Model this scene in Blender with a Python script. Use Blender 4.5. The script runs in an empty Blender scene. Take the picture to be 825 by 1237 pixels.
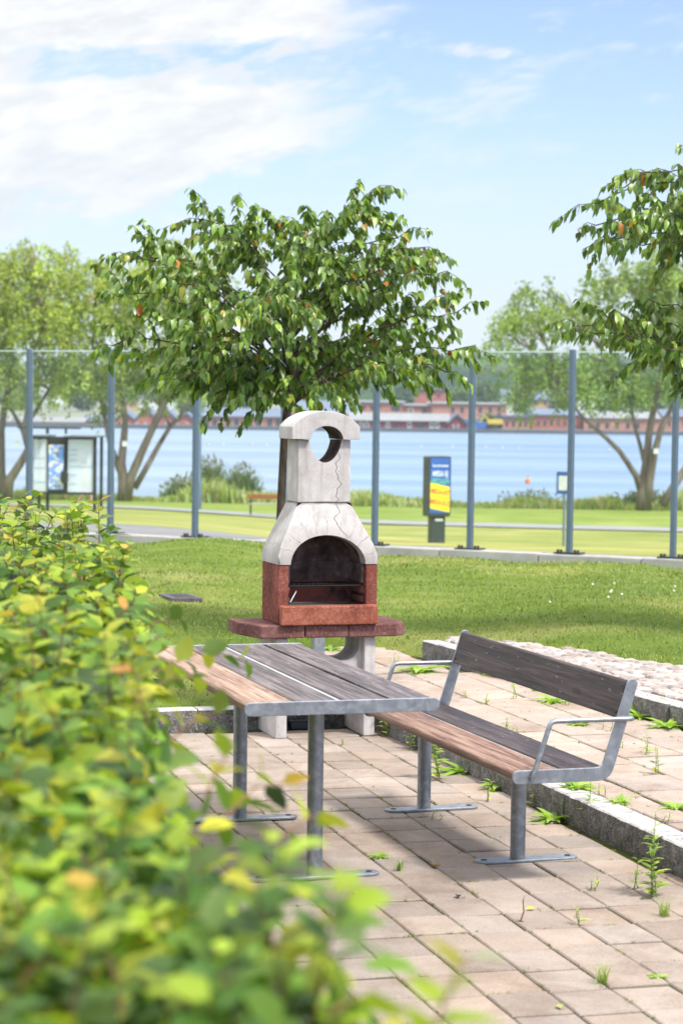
import bpy, bmesh, math, random
import numpy as np
from mathutils import Vector, Matrix, Euler
from mathutils.geometry import tessellate_polygon

rng = np.random.default_rng(11)
random.seed(5)
C = bpy.context.scene
COL = C.collection
R = math.radians
PI = math.pi

# ------------------------------------------------------------------ camera
F_PX, PITCH, ROLL, CAM_H = 2618.4, .0511, .0127, 1.8326
cr, sr, cp, sp = math.cos(ROLL), math.sin(ROLL), math.cos(PITCH), math.sin(PITCH)
UP0 = Vector((0, sp, cp)); FW = Vector((0, cp, -sp))
XC = Vector((cr, 0, 0)) + UP0 * sr
UC = Vector((-sr, 0, 0)) + UP0 * cr
cd = bpy.data.cameras.new('camera'); cam = bpy.data.objects.new('camera', cd); COL.objects.link(cam)
cam.matrix_world = Matrix(((XC.x, UC.x, -FW.x, 0), (XC.y, UC.y, -FW.y, 0), (XC.z, UC.z, -FW.z, CAM_H), (0, 0, 0, 1)))
cd.sensor_fit = 'VERTICAL'; cd.sensor_height = 36; cd.sensor_width = 24
cd.lens = F_PX * 36 / 1237
cd.clip_start = .05; cd.clip_end = 9000
cd.dof.use_dof = True; cd.dof.focus_distance = 10.4; cd.dof.aperture_fstop = 4.5
C.camera = cam

# ------------------------------------------------------------------ sky and sun
SUN_EL, SUN_AZ = R(56), R(132)          # azimuth clockwise from +Y (view direction)
SUN_STRENGTH, SKY_STRENGTH, EXPOSURE = 2.5, .15, 1.10
sd = bpy.data.lights.new('sun', 'SUN'); so = bpy.data.objects.new('sun', sd); COL.objects.link(so)
sd.energy = SUN_STRENGTH; sd.angle = R(8); sd.color = (1, .95, .87)
sdir = Vector((math.sin(SUN_AZ) * math.cos(SUN_EL), math.cos(SUN_AZ) * math.cos(SUN_EL), math.sin(SUN_EL)))
so.rotation_euler = sdir.to_track_quat('Z', 'Y').to_euler(); so.location = (0, 0, 50)
W = bpy.data.worlds.new('World'); C.world = W; W.use_nodes = True
C.view_settings.view_transform = 'Standard'; C.view_settings.look = 'None'
C.view_settings.exposure = EXPOSURE; C.view_settings.gamma = 1; C.view_settings.use_curve_mapping = False
C.render.engine = 'CYCLES'
C.cycles.use_denoising = True
C.cycles.max_bounces = 8; C.cycles.transparent_max_bounces = 24
C.cycles.caustics_reflective = False; C.cycles.caustics_refractive = False


class NT:
    """small node-tree writer"""
    def __init__(s, tree):
        s.t = tree; s.n = tree.nodes; s.l = tree.links
    def new(s, typ, ins=None, **props):
        n = s.n.new(typ)
        for k, v in props.items(): setattr(n, k, v)
        if ins:
            for k, v in ins.items():
                sock = n.inputs[k]
                if isinstance(v, bpy.types.NodeSocket): s.l.new(v, sock)
                else: sock.default_value = v
        return n
    def math(s, op, a, b=0., c=None, clamp=False):
        ins = {0: a, 1: b}
        if c is not None: ins[2] = c
        return s.new('ShaderNodeMath', ins, operation=op, use_clamp=clamp).outputs[0]
    def noise(s, vec, scale, detail=3., rough=.55, dist=0.):
        ins = {'Scale': scale, 'Detail': detail, 'Roughness': rough, 'Distortion': dist}
        if vec is not None: ins['Vector'] = vec
        return s.new('ShaderNodeTexNoise', ins)
    def ramp(s, fac, stops, interp='LINEAR'):
        n = s.new('ShaderNodeValToRGB', {'Fac': fac}); r = n.color_ramp; r.interpolation = interp
        while len(r.elements) < len(stops): r.elements.new(.5)
        for e, (p, c) in zip(r.elements, stops):
            e.position = p; e.color = (c[0], c[1], c[2], 1) if not isinstance(c, (int, float)) else (c, c, c, 1)
        return n.outputs[0]
    def mix(s, fac, a, b, mode='MIX'):
        n = s.new('ShaderNodeMix', data_type='RGBA', blend_type=mode)
        for k, v in ((0, fac), (6, a), (7, b)):
            if isinstance(v, bpy.types.NodeSocket): s.l.new(v, n.inputs[k])
            else: n.inputs[k].default_value = v if k == 0 else (*v[:3], 1)
        return n.outputs[2]
    def map(s, v, a, b, c=0., d=1., smooth=False):
        return s.new('ShaderNodeMapRange', {0: v, 1: a, 2: b, 3: c, 4: d},
                     interpolation_type='SMOOTHSTEP' if smooth else 'LINEAR').outputs[0]
    def coords(s, kind='Object', scale=(1, 1, 1), rot=(0, 0, 0)):
        o = s.new('ShaderNodeTexCoord').outputs[kind]
        if scale != (1, 1, 1) or rot != (0, 0, 0):
            o = s.new('ShaderNodeMapping', {'Vector': o, 'Scale': scale, 'Rotation': rot}).outputs[0]
        return o


# world: Nishita sky with a bank of cloud to the left and above (placed by direction)
w = NT(W.node_tree); w.n.clear()
sky = w.new('ShaderNodeTexSky', sky_type='NISHITA', sun_disc=False, sun_elevation=SUN_EL, sun_rotation=SUN_AZ,
            altitude=50, air_density=1.0, dust_density=.6, ozone_density=2.2)
gen = w.new('ShaderNodeTexCoord').outputs['Generated']
sx = w.new('ShaderNodeSeparateXYZ', {0: gen})
ysafe = w.math('MAXIMUM', w.math('ABSOLUTE', sx.outputs[1]), .02)
az = w.math('DIVIDE', sx.outputs[0], ysafe); el = w.math('DIVIDE', sx.outputs[2], ysafe)
cv = w.new('ShaderNodeCombineXYZ', {0: w.math('MULTIPLY', az, 1.), 1: w.math('ADD', w.math('MULTIPLY', el, 3.0), w.math('MULTIPLY', az, -.55)), 2: sx.outputs[1]}).outputs[0]
n1 = w.noise(cv, 9., 7., .58, .3).outputs[0]
n2 = w.noise(cv, 34., 6., .6, .2).outputs[0]
nz = w.math('ADD', w.math('MULTIPLY', w.math('SUBTRACT', n1, .5), .11), w.math('MULTIPLY', w.math('SUBTRACT', n2, .5), .035))
edge = w.math('ADD', w.math('MULTIPLY', az, .30), .117)                       # lower edge of the bank rises to the right
low = w.map(w.math('SUBTRACT', w.math('ADD', el, nz), edge), -.004, .009, smooth=True)
right = w.map(w.math('ADD', az, w.math('MULTIPLY', nz, 1.6)), .022, -.02, smooth=True)
gap = w.math('MULTIPLY', w.map(w.math('ADD', el, w.math('MULTIPLY', nz, .35)), .146, .152, smooth=True), w.map(w.math('ADD', el, w.math('MULTIPLY', nz, .4)), .166, .160, smooth=True))
gap = w.math('MULTIPLY', gap, w.map(az, -.162, -.140, smooth=True))
gap = w.math('MULTIPLY', gap, w.map(n2, .36, .60, smooth=True))
bank = w.math('MULTIPLY', w.math('MULTIPLY', low, right), w.math('SUBTRACT', 1., w.math('MULTIPLY', gap, .95)))
wisp = w.math('MULTIPLY', w.map(w.math('ADD', w.math('MULTIPLY', n1, .5), w.math('MULTIPLY', n2, .5)), .50, .64, smooth=True), .45)
wisp = w.math('MULTIPLY', wisp, w.map(el, .045, .15, smooth=True))
dxa = w.math('DIVIDE', w.math('SUBTRACT', az, .058), .022); dye = w.math('DIVIDE', w.math('SUBTRACT', el, .1605), .0042)
puff = w.math('SUBTRACT', 1., w.math('ADD', w.math('MULTIPLY', dxa, dxa), w.math('MULTIPLY', dye, dye)))
puff = w.map(w.math('ADD', puff, w.math('MULTIPLY', w.math('SUBTRACT', n2, .5), 5.0)), -.2, 1.3, smooth=True)
puff = w.math('MULTIPLY', puff, .8)
cl = w.math('MAXIMUM', w.math('MAXIMUM', bank, wisp), puff, clamp=True)
up = w.map(sx.outputs[2], 0, .02, smooth=True)
cl = w.math('MULTIPLY', cl, up)
fwd = w.map(sx.outputs[1], -.1, .1)
cl = w.math('MAXIMUM', w.math('MULTIPLY', cl, w.map(fwd, 0, 1, .35, 1)), w.math('MULTIPLY', w.map(sx.outputs[2], .25, .6, smooth=True), w.map(n1, .25, .6, .5, .95)))   # thin bright cloud added overhead, out of view, for soft fill
hi = w.map(el, .2, .8)
cwhite = w.mix(hi, w.mix(w.map(n2, .38, .62), (2.6, 2.68, 2.8), (3.15, 3.15, 3.15)), (7.5, 7.4, 7.2))
blue = w.mix(1., sky.outputs[0], (.55, .53, .635), 'MULTIPLY')
blue = w.mix(hi, blue, sky.outputs[0])
skyc = w.mix(cl, blue, cwhite)
hz = w.map(sx.outputs[2], 0., .15, .80, 0.0, smooth=True)                      # pale veil of thin high cloud toward the horizon
skyc = w.mix(hz, skyc, (1.95, 2.3, 2.65))
bg = w.new('ShaderNodeBackground', {'Color': skyc, 'Strength': SKY_STRENGTH})
w.new('ShaderNodeOutputWorld', {'Surface': bg.outputs[0]})


# ------------------------------------------------------------------ helpers
def ray(px, py):
    u0, v0 = px - 412.5, py - 618.5
    return XC * (u0 / F_PX) - UC * (v0 / F_PX) + FW
def at(px, py, y):
    """the point a pixel of the photo looks at, at distance y ahead"""
    d = ray(px, py); return Vector((0, 0, CAM_H)) + d * (y / d.y)
def atz(px, py, z):
    d = ray(px, py); return Vector((0, 0, CAM_H)) + d * ((z - CAM_H) / d.z)

def tag(o, label=None, cat=None, group=None, kind=None):
    if label: o['label'] = label
    if cat: o['category'] = cat
    if group: o['group'] = group
    if kind: o['kind'] = kind
    return o
def empty(name, loc, rz=0., label=None, cat=None, group=None):
    o = bpy.data.objects.new(name, None); COL.objects.link(o)
    o.location = loc; o.rotation_euler = (0, 0, rz); o.empty_display_size = .1
    return tag(o, label, cat, group)
def link(name, me, mat=None, parent=None, smooth=False, bevel=0.):
    o = bpy.data.objects.new(name, me); COL.objects.link(o)
    for m in (mat if isinstance(mat, (list, tuple)) else [mat]):
        if m: me.materials.append(m)
    if parent: o.parent = parent
    if smooth: me.polygons.foreach_set('use_smooth', [True] * len(me.polygons))
    if bevel:
        b = o.modifiers.new('bevel', 'BEVEL'); b.width = bevel; b.segments = 2; b.limit_method = 'ANGLE'; b.angle_limit = R(35)
    return o
def copy_tree(o, parent=None):
    c = o.copy(); COL.objects.link(c); c.parent = parent
    for ch in list(o.children): copy_tree(ch, c)
    return c

class MB:
    def __init__(s): s.v = []; s.f = []; s.mi = []; s.c = []; s.cur = (1, 1, 1); s.m = 0
    def add(s, vs, fs):
        b = len(s.v); s.v += [tuple(v) for v in vs]; s.c += [s.cur] * len(vs)
        s.f += [tuple(b + i for i in f) for f in fs]; s.mi += [s.m] * len(fs); return s
    def box(s, x0, x1, y0, y1, z0, z1, M=None):
        vs = [Vector(p) for p in ((x0, y0, z0), (x1, y0, z0), (x1, y1, z0), (x0, y1, z0), (x0, y0, z1), (x1, y0, z1), (x1, y1, z1), (x0, y1, z1))]
        if M: vs = [M @ v for v in vs]
        return s.add(vs, [(3, 2, 1, 0), (4, 5, 6, 7), (0, 1, 5, 4), (1, 2, 6, 5), (2, 3, 7, 6), (3, 0, 4, 7)])
    def prism(s, poly, h0, h1, axis='z', M=None):
        """poly = 2D outline, extruded from h0 to h1 along the axis"""
        n = len(poly)
        def P(a, b, h):
            v = {'z': (a, b, h), 'y': (a, h, b), 'x': (h, a, b)}[axis]
            return M @ Vector(v) if M else Vector(v)
        vs = [P(a, b, h0) for a, b in poly] + [P(a, b, h1) for a, b in poly]
        area = sum(poly[i][0] * poly[(i + 1) % n][1] - poly[(i + 1) % n][0] * poly[i][1] for i in range(n))
        flip = (area < 0) != (axis == 'y')
        top = tuple(range(n, 2 * n)); bot = tuple(reversed(range(n)))
        sides = [(i, (i + 1) % n, n + (i + 1) % n, n + i) for i in range(n)]
        fs = [bot, top] + sides
        if flip: fs = [tuple(reversed(f)) for f in fs]
        return s.add(vs, fs)
    def tube(s, pts, r, n=10, cap=True):
        pts = [Vector(p) for p in pts]; rs = r if isinstance(r, (list, tuple)) else [r] * len(pts)
        t0 = (pts[1] - pts[0]).normalized(); a = t0.orthogonal().normalized(); vs = []; fs = []
        for i, p in enumerate(pts):
            t = (pts[min(i + 1, len(pts) - 1)] - pts[max(i - 1, 0)]).normalized()
            a = (a - t * a.dot(t)).normalized(); b = t.cross(a)
            for k in range(n):
                q = 2 * PI * k / n; vs.append(p + (a * math.cos(q) + b * math.sin(q)) * rs[i])
        for i in range(len(pts) - 1):
            for k in range(n):
                fs.append((i * n + k, i * n + (k + 1) % n, (i + 1) * n + (k + 1) % n, (i + 1) * n + k))
        if cap: fs += [tuple(reversed(range(n))), tuple((len(pts) - 1) * n + k for k in range(n))]
        return s.add(vs, fs)
    def cyl(s, p, q, r, n=20): return s.tube([p, q], r, n)
    def build(s, name, mat=None, parent=None, smooth=False, bevel=0., colors=False, auto=None):
        me = bpy.data.meshes.new(name); me.from_pydata(s.v, [], s.f); me.update()
        if any(s.mi): me.polygons.foreach_set('material_index', s.mi)
        if colors:
            at_ = me.color_attributes.new('Col', 'FLOAT_COLOR', 'POINT')
            at_.data.foreach_set('color', np.array([(*c, 1) for c in s.c], dtype=np.float32).ravel())
        o = link(name, me, mat, parent, smooth, bevel)
        if auto:
            me.polygons.foreach_set('use_smooth', [True] * len(me.polygons)); me.set_sharp_from_angle(angle=R(auto))
        return o

def np_mesh(name, V, F, mat, parent=None, col=None, smooth=False):
    """V (n,3); F list of (k,m) index arrays"""
    me = bpy.data.meshes.new(name); me.vertices.add(len(V)); me.vertices.foreach_set('co', np.asarray(V, np.float32).ravel())
    F = [np.asarray(f) for f in (F if isinstance(F, list) else [F])]
    loops = np.concatenate([f.ravel() for f in F]); sizes = np.concatenate([np.full(len(f), f.shape[1]) for f in F])
    me.loops.add(len(loops)); me.loops.foreach_set('vertex_index', loops.astype(np.int32))
    me.polygons.add(len(sizes)); st = np.concatenate([[0], np.cumsum(sizes)[:-1]])
    me.polygons.foreach_set('loop_start', st.astype(np.int32))
    try: me.polygons.foreach_set('loop_total', sizes.astype(np.int32))
    except Exception: pass
    me.update(calc_edges=True); me.validate()
    if col is not None:
        a = me.color_attributes.new('Col', 'FLOAT_COLOR', 'POINT')
        a.data.foreach_set('color', np.concatenate([col, np.ones((len(col), 1))], 1).astype(np.float32).ravel())
    return link(name, me, mat, parent, smooth)

def unit(a): return a / np.maximum(np.linalg.norm(a, axis=1, keepdims=True), 1e-9)
def leaf_mesh(name, P, D, N, L, Wd, col, mat, parent=None, fold=.25, curl=.25):
    """many folded, curled leaves: base P, direction D, face normal N, length L, half width Wd"""
    P, D, N = np.asarray(P, float), unit(np.asarray(D, float)), np.asarray(N, float)
    N = unit(N - D * (N * D).sum(1, keepdims=True)); S = np.cross(D, N)
    L = np.asarray(L).reshape(-1, 1); Wd = np.asarray(Wd).reshape(-1, 1); n = len(P)
    cu = curl * (0.5 + rng.random((n, 1))); fo = fold * (0.5 + rng.random((n, 1)))
    def pt(t, wv): return P + D * (L * t) - N * (L * cu * t * t) + S * (Wd * wv) + N * (np.abs(wv) * Wd * fo)
    V = np.stack([pt(0, 0), pt(.33, -1), pt(.36, 0), pt(.33, 1), pt(.72, -.72), pt(.74, 0), pt(.72, .72), pt(1, 0)], 1).reshape(-1, 3)
    b = (np.arange(n) * 8)[:, None]
    T = np.concatenate([b + np.array([[0, 2, 1]]), b + np.array([[0, 3, 2]]), b + np.array([[4, 5, 7]]), b + np.array([[5, 6, 7]])])
    Q = np.concatenate([b + np.array([[1, 2, 5, 4]]), b + np.array([[2, 3, 6, 5]])])
    return np_mesh(name, V, [T, Q], mat, parent, np.repeat(np.asarray(col), 8, 0), smooth=False)
def blades(name, P, H, Wd, lean, col, mat, parent=None, bend=.5):
    """grass blades: bent tapering strips"""
    P = np.asarray(P, float); n = len(P); H = np.asarray(H).reshape(-1, 1); Wd = np.asarray(Wd).reshape(-1, 1); lean = np.asarray(lean).reshape(-1, 1)
    a = rng.random((n, 1)) * 2 * PI; d = np.concatenate([np.cos(a), np.sin(a), np.zeros((n, 1))], 1)
    b_ = a + PI / 2 + rng.normal(0, .5, (n, 1)); s = np.concatenate([np.cos(b_), np.sin(b_), np.zeros((n, 1))], 1)
    z = np.array([[0, 0, 1.]])
    mid = P + z * H * .6 + d * lean * H * .35; tip = P + z * H * (1 - bend * lean * .5) + d * lean * H
    V = np.stack([P - s * Wd, P + s * Wd, mid - s * Wd * .7, mid + s * Wd * .7, tip], 1).reshape(-1, 3)
    i = (np.arange(n) * 5)[:, None]
    return np_mesh(name, V, [i + np.array([[2, 3, 4]]), i + np.array([[0, 1, 3, 2]])], mat, parent, np.repeat(np.asarray(col), 5, 0))

def bez(p0, p1, p2, p3, n=8):
    out = []
    for i in range(n + 1):
        t = i / n; out.append(p0 * (1 - t) ** 3 + p1 * 3 * t * (1 - t) ** 2 + p2 * 3 * t * t * (1 - t) + p3 * t ** 3)
    return out

# ------------------------------------------------------------------ materials
def material(name):
    m = bpy.data.materials.new(name); m.use_nodes = True; t = NT(m.node_tree); t.n.clear(); return m, t
def out(t, sh, disp=None):
    ins = {'Surface': sh}
    t.new('ShaderNodeOutputMaterial', ins)
def bump(t, h, strength=.3, dist=.01):
    return t.new('ShaderNodeBump', {'Height': h, 'Strength': strength, 'Distance': dist}).outputs[0]
def princ(t, col, rough=.6, metal=0., normal=None, spec=.5, extra=None):
    ins = {'Base Color': col if isinstance(col, bpy.types.NodeSocket) else (*col[:3], 1), 'Roughness': rough, 'Metallic': metal, 'Specular IOR Level': spec}
    if normal: ins['Normal'] = normal
    if extra: ins.update(extra)
    return t.new('ShaderNodeBsdfPrincipled', ins).outputs[0]
def simple(name, c, rough=.6, metal=0., var=.12, scale=6., bmp=.1, spec=.5):
    m, t = material(name); co = t.coords()
    n = t.noise(co, scale, 5, .6).outputs[0]
    col = t.mix(t.map(n, .3, .7), [k * (1 - var) for k in c], [min(1, k * (1 + var)) for k in c])
    out(t, princ(t, col, rough, metal, bump(t, t.noise(co, scale * 8, 3).outputs[0], bmp, .003), spec)); return m
def leafmat(name, rough=.5, trans=.35, gloss=.4):
    m, t = material(name)
    a = t.new('ShaderNodeAttribute', attribute_name='Col').outputs[0]
    back = t.new('ShaderNodeNewGeometry').outputs['Backfacing']
    col = t.mix(t.math('MULTIPLY', back, .45), a, t.mix(.5, a, (.30, .36, .24)))
    p = princ(t, col, rough, spec=gloss)
    tr = t.new('ShaderNodeBsdfTranslucent', {'Color': t.mix(.6, a, t.mix(1., a, (1.7, 1.55, .6), 'MULTIPLY'))}).outputs[0]
    out(t, t.new('ShaderNodeMixShader', {0: trans, 1: p, 2: tr}).outputs[0]); return m

M = {}
M['leaf'] = leafmat('tree_leaf', .36, .33, .6)
M['hedge_leaf'] = leafmat('hedge_leaf', .5, .33, .3)
M['far_leaf'] = leafmat('willow_leaf', .6, .42, .2)
M['grass'] = leafmat('grass_blade', .55, .35, .3)
M['weed'] = leafmat('weed_leaf', .5, .35, .4)
def bark(name, a, b, sc=14):
    m, t = material(name); co = t.coords(scale=(1, 1, .25)); n = t.noise(co, sc, 6, .65).outputs[0]
    out(t, princ(t, t.ramp(n, [(.3, a), (.7, b)]), .9, normal=bump(t, n, .6, .02), spec=.2)); return m
M['bark'] = bark('dark_bark', (.035, .022, .016), (.13, .10, .075), 40)
M['far_bark'] = bark('willow_bark', (.12, .09, .08), (.30, .25, .21), 3)
M['twig'] = simple('twig', (.16, .08, .04), .8)

def m_paver(name, base, moss=.0):
    m, t = material(name); a = t.new('ShaderNodeAttribute', attribute_name='Col').outputs[0]
    co = t.coords()
    n = t.noise(co, 5.5, 7, .7).outputs[0]; g = t.noise(co, 95, 4, .75).outputs[0]; g2 = t.noise(co, 240, 2, .6).outputs[0]; st = t.noise(co, 1.7, 6, .68, .6).outputs[0]
    c = t.mix(1., a, base, 'MULTIPLY')
    c = t.mix(t.map(n, .40, .66, 0, .6), c, t.mix(1., c, (.72, .67, .64), 'MULTIPLY'))
    c = t.mix(t.map(st, .50, .66, 0, .65), c, t.mix(1., c, (.66, .60, .56), 'MULTIPLY'))
    c = t.mix(t.map(st, .47, .36, 0, .4), c, t.mix(1., c, (1.16, 1.17, 1.18), 'MULTIPLY'))
    c = t.mix(t.map(g, .54, .66, 0, .55), c, t.mix(1., c, (.55, .50, .48), 'MULTIPLY'))
    c = t.mix(t.map(g, .45, .35, 0, .4), c, t.mix(1., c, (1.25, 1.22, 1.2), 'MULTIPLY'))
    c = t.mix(t.map(g2, .58, .66, 0, .5), c, t.mix(1., c, (.5, .48, .48), 'MULTIPLY'))
    mo = t.math('MULTIPLY', t.map(t.noise(co, 9, 5, .75).outputs[0], .60, .68), t.map(st, .44, .56)); c = t.mix(t.math('MULTIPLY', mo, .45), c, (.13, .13, .05))
    out(t, princ(t, c, .9, normal=bump(t, t.math('ADD', g, t.math('MULTIPLY', n, 1.4)), .6, .005), spec=.25)); return m
M['paver'] = m_paver('concrete_paver', (.315, .262, .226))
M['paver_terrace'] = m_paver('terrace_paver', (.375, .308, .265))
M['cobble'] = m_paver('cobble_stone', (.40, .35, .33))
def m_granite(name, stops, sc, bs, bd):
    m, t = material(name); co = t.coords()
    g = t.noise(co, 120, 3, .7).outputs[0]; n = t.noise(co, sc, 6, .65).outputs[0]
    c = t.ramp(t.math('ADD', t.math('MULTIPLY', g, .6), t.math('MULTIPLY', n, .4)), stops)
    out(t, princ(t, c, .8, normal=bump(t, t.math('ADD', t.math('MULTIPLY', g, .3), n), bs, bd), spec=.35)); return m
M['granite'] = m_granite('sawn_granite', [(.36, (.14, .135, .135)), (.5, (.40, .385, .38)), (.64, (.52, .50, .49))], 9, .3, .006)
M['granite_split_shade'] = m_granite('split_granite_shade', [(.36, (.055, .052, .047)), (.5, (.16, .152, .14)), (.64, (.36, .345, .325))], 16, .9, .04)  # rough split stone; the shade on the kerb sides is put into its tone
def m_soil(name, a, b, moss=None):
    m, t = material(name); co = t.coords(); n = t.noise(co, 5, 6, .65).outputs[0]; g = t.noise(co, 90, 3, .7).outputs[0]
    c = t.ramp(t.math('ADD', t.math('MULTIPLY', n, .5), t.math('MULTIPLY', g, .5)), [(.35, a), (.65, b)])
    if moss: c = t.mix(t.map(t.noise(co, 2.2, 5, .7).outputs[0], .44, .58), c, moss)
    out(t, princ(t, c, .95, normal=bump(t, g, .6, .01), spec=.1)); return m
M['joint'] = m_soil('mossy_joint_sand', (.032, .026, .018), (.085, .07, .042), (.07, .09, .018))
M['soil'] = m_soil('garden_soil', (.035, .025, .018), (.10, .075, .05))
def m_lawn(name, cols, sc=1.):
    m, t = material(name); co = t.coords(); n = t.noise(co, .55 * sc, 5, .6, .4).outputs[0]; k = t.noise(co, 30 * sc, 4, .7).outputs[0]
    n2 = t.noise(t.coords(scale=(.35, 1, 1)), 1.6 * sc, 5, .65).outputs[0]
    f = t.math('ADD', t.math('MULTIPLY', n, .5), t.math('MULTIPLY', n2, .5))
    c = t.ramp(f, [(.36, cols[0]), (.5, cols[1]), (.62, cols[2])])
    c = t.mix(t.map(k, .3, .7, .45, 0), c, t.mix(1., c, (.45, .5, .4), 'MULTIPLY'))
    out(t, princ(t, c, .9, normal=bump(t, k, .8, .04), spec=.1)); return m
M['lawn'] = m_lawn('lawn_turf', [(.08, .13, .018), (.14, .20, .03), (.27, .27, .085)])
M['park'] = m_lawn('mown_park_turf', [(.16, .22, .045), (.29, .30, .09), (.42, .37, .15)], .5)
M['bank'] = m_lawn('bank_turf', [(.13, .20, .035), (.22, .28, .06), (.34, .35, .11)], .6)
M['asphalt'] = simple('asphalt', (.16, .16, .17), .9, var=.15, scale=2)
M['gravel'] = simple('pale_path_gravel', (.25, .245, .25), .9, var=.08, scale=1)
M['concrete'] = simple('cast_concrete', (.36, .35, .33), .85, var=.2, scale=3, bmp=.3)
def m_galv():
    m, t = material('galvanised_steel'); co = t.coords()
    n = t.noise(co, 22, 4, .6, 1.).outputs[0]; k = t.noise(co, 6, 4, .7).outputs[0]
    c = t.ramp(n, [(.3, (.215, .235, .265)), (.5, (.28, .305, .34)), (.7, (.38, .405, .44))])
    c = t.mix(t.map(k, .5, .75, 0, .35), c, (.20, .22, .25))
    out(t, princ(t, c, t.map(n, .3, .7, .40, .52), .8, bump(t, n, .05, .002))); return m
M['galv'] = m_galv()
M['bolt'] = simple('dark_bolt', (.05, .05, .055), .5, .8)
M['post_paint'] = simple('blue_grey_paint', (.10, .145, .20), .5, var=.12, scale=4, bmp=.05)
M['dark_metal'] = simple('charcoal_metal', (.03, .034, .038), .5, .2)
M['grate'] = simple('sooty_iron', (.012, .011, .010), .75, .4)
def m_wood(name, dark, mid, light, rough=.5, spec=.3, glare_tint=.5):
    m, t = material(name); info = t.new('ShaderNodeTexCoord').outputs['Object']
    n = t.noise(t.new('ShaderNodeMapping', {'Vector': info, 'Scale': (11, .55, 11)}).outputs[0], 3.0, 9, .72, .6).outputs[0]
    w2 = t.noise(t.new('ShaderNodeMapping', {'Vector': info, 'Scale': (4, .7, 4)}).outputs[0], 2.0, 5, .65).outputs[0]
    fi = t.noise(t.new('ShaderNodeMapping', {'Vector': info, 'Scale': (46, .9, 46)}).outputs[0], 2.2, 4, .7).outputs[0]
    c = t.ramp(t.math('ADD', t.math('MULTIPLY', n, .6), t.math('MULTIPLY', fi, .4)), [(.41, dark), (.50, mid), (.59, light)])
    c = t.mix(t.map(w2, .50, .68, 0, glare_tint), c, light)  # sky glare painted as pale patches in the wood colour
    crack = t.map(fi, .34, .39, .9, 0); crack = t.math('MULTIPLY', crack, t.map(w2, .42, .55)); c = t.mix(crack, c, [k * .35 for k in dark])
    knots = t.new('ShaderNodeTexVoronoi', {'Vector': t.new('ShaderNodeMapping', {'Vector': info, 'Scale': (6, 1.6, 6)}).outputs[0], 'Scale': 1.6}).outputs[0]
    c = t.mix(t.map(knots, .05, .16, .7, 0), c, dark)
    sc_ = t.noise(t.new('ShaderNodeMapping', {'Vector': info, 'Scale': (40, 9, 40), 'Rotation': (.5, .3, .5)}).outputs[0], 1.3, 2, .5).outputs[0]
    c = t.mix(t.map(sc_, .69, .71, 0, .4), c, (.36, .32, .29))
    h_ = t.math('SUBTRACT', t.math('ADD', n, t.math('MULTIPLY', fi, .6)), t.math('MULTIPLY', crack, .8))
    out(t, princ(t, c, t.map(n, .3, .7, rough - .08, rough + .1), normal=bump(t, h_, .5, .004), spec=spec)); return m
M['wood_dark'] = m_wood('dark_stained_wood', (.016, .011, .013), (.044, .030, .032), (.095, .070, .072), .5, .3, .4)
M['wood_top'] = m_wood('greyed_tabletop_wood', (.026, .019, .022), (.085, .064, .068), (.20, .165, .17), .46, .45, .5)
M['wood_worn'] = m_wood('bleached_worn_wood', (.12, .065, .048), (.29, .185, .135), (.42, .30, .24), .6)
M['wood_front'] = m_wood('brown_worn_wood', (.07, .034, .024), (.19, .10, .068), (.31, .20, .155), .5)
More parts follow.
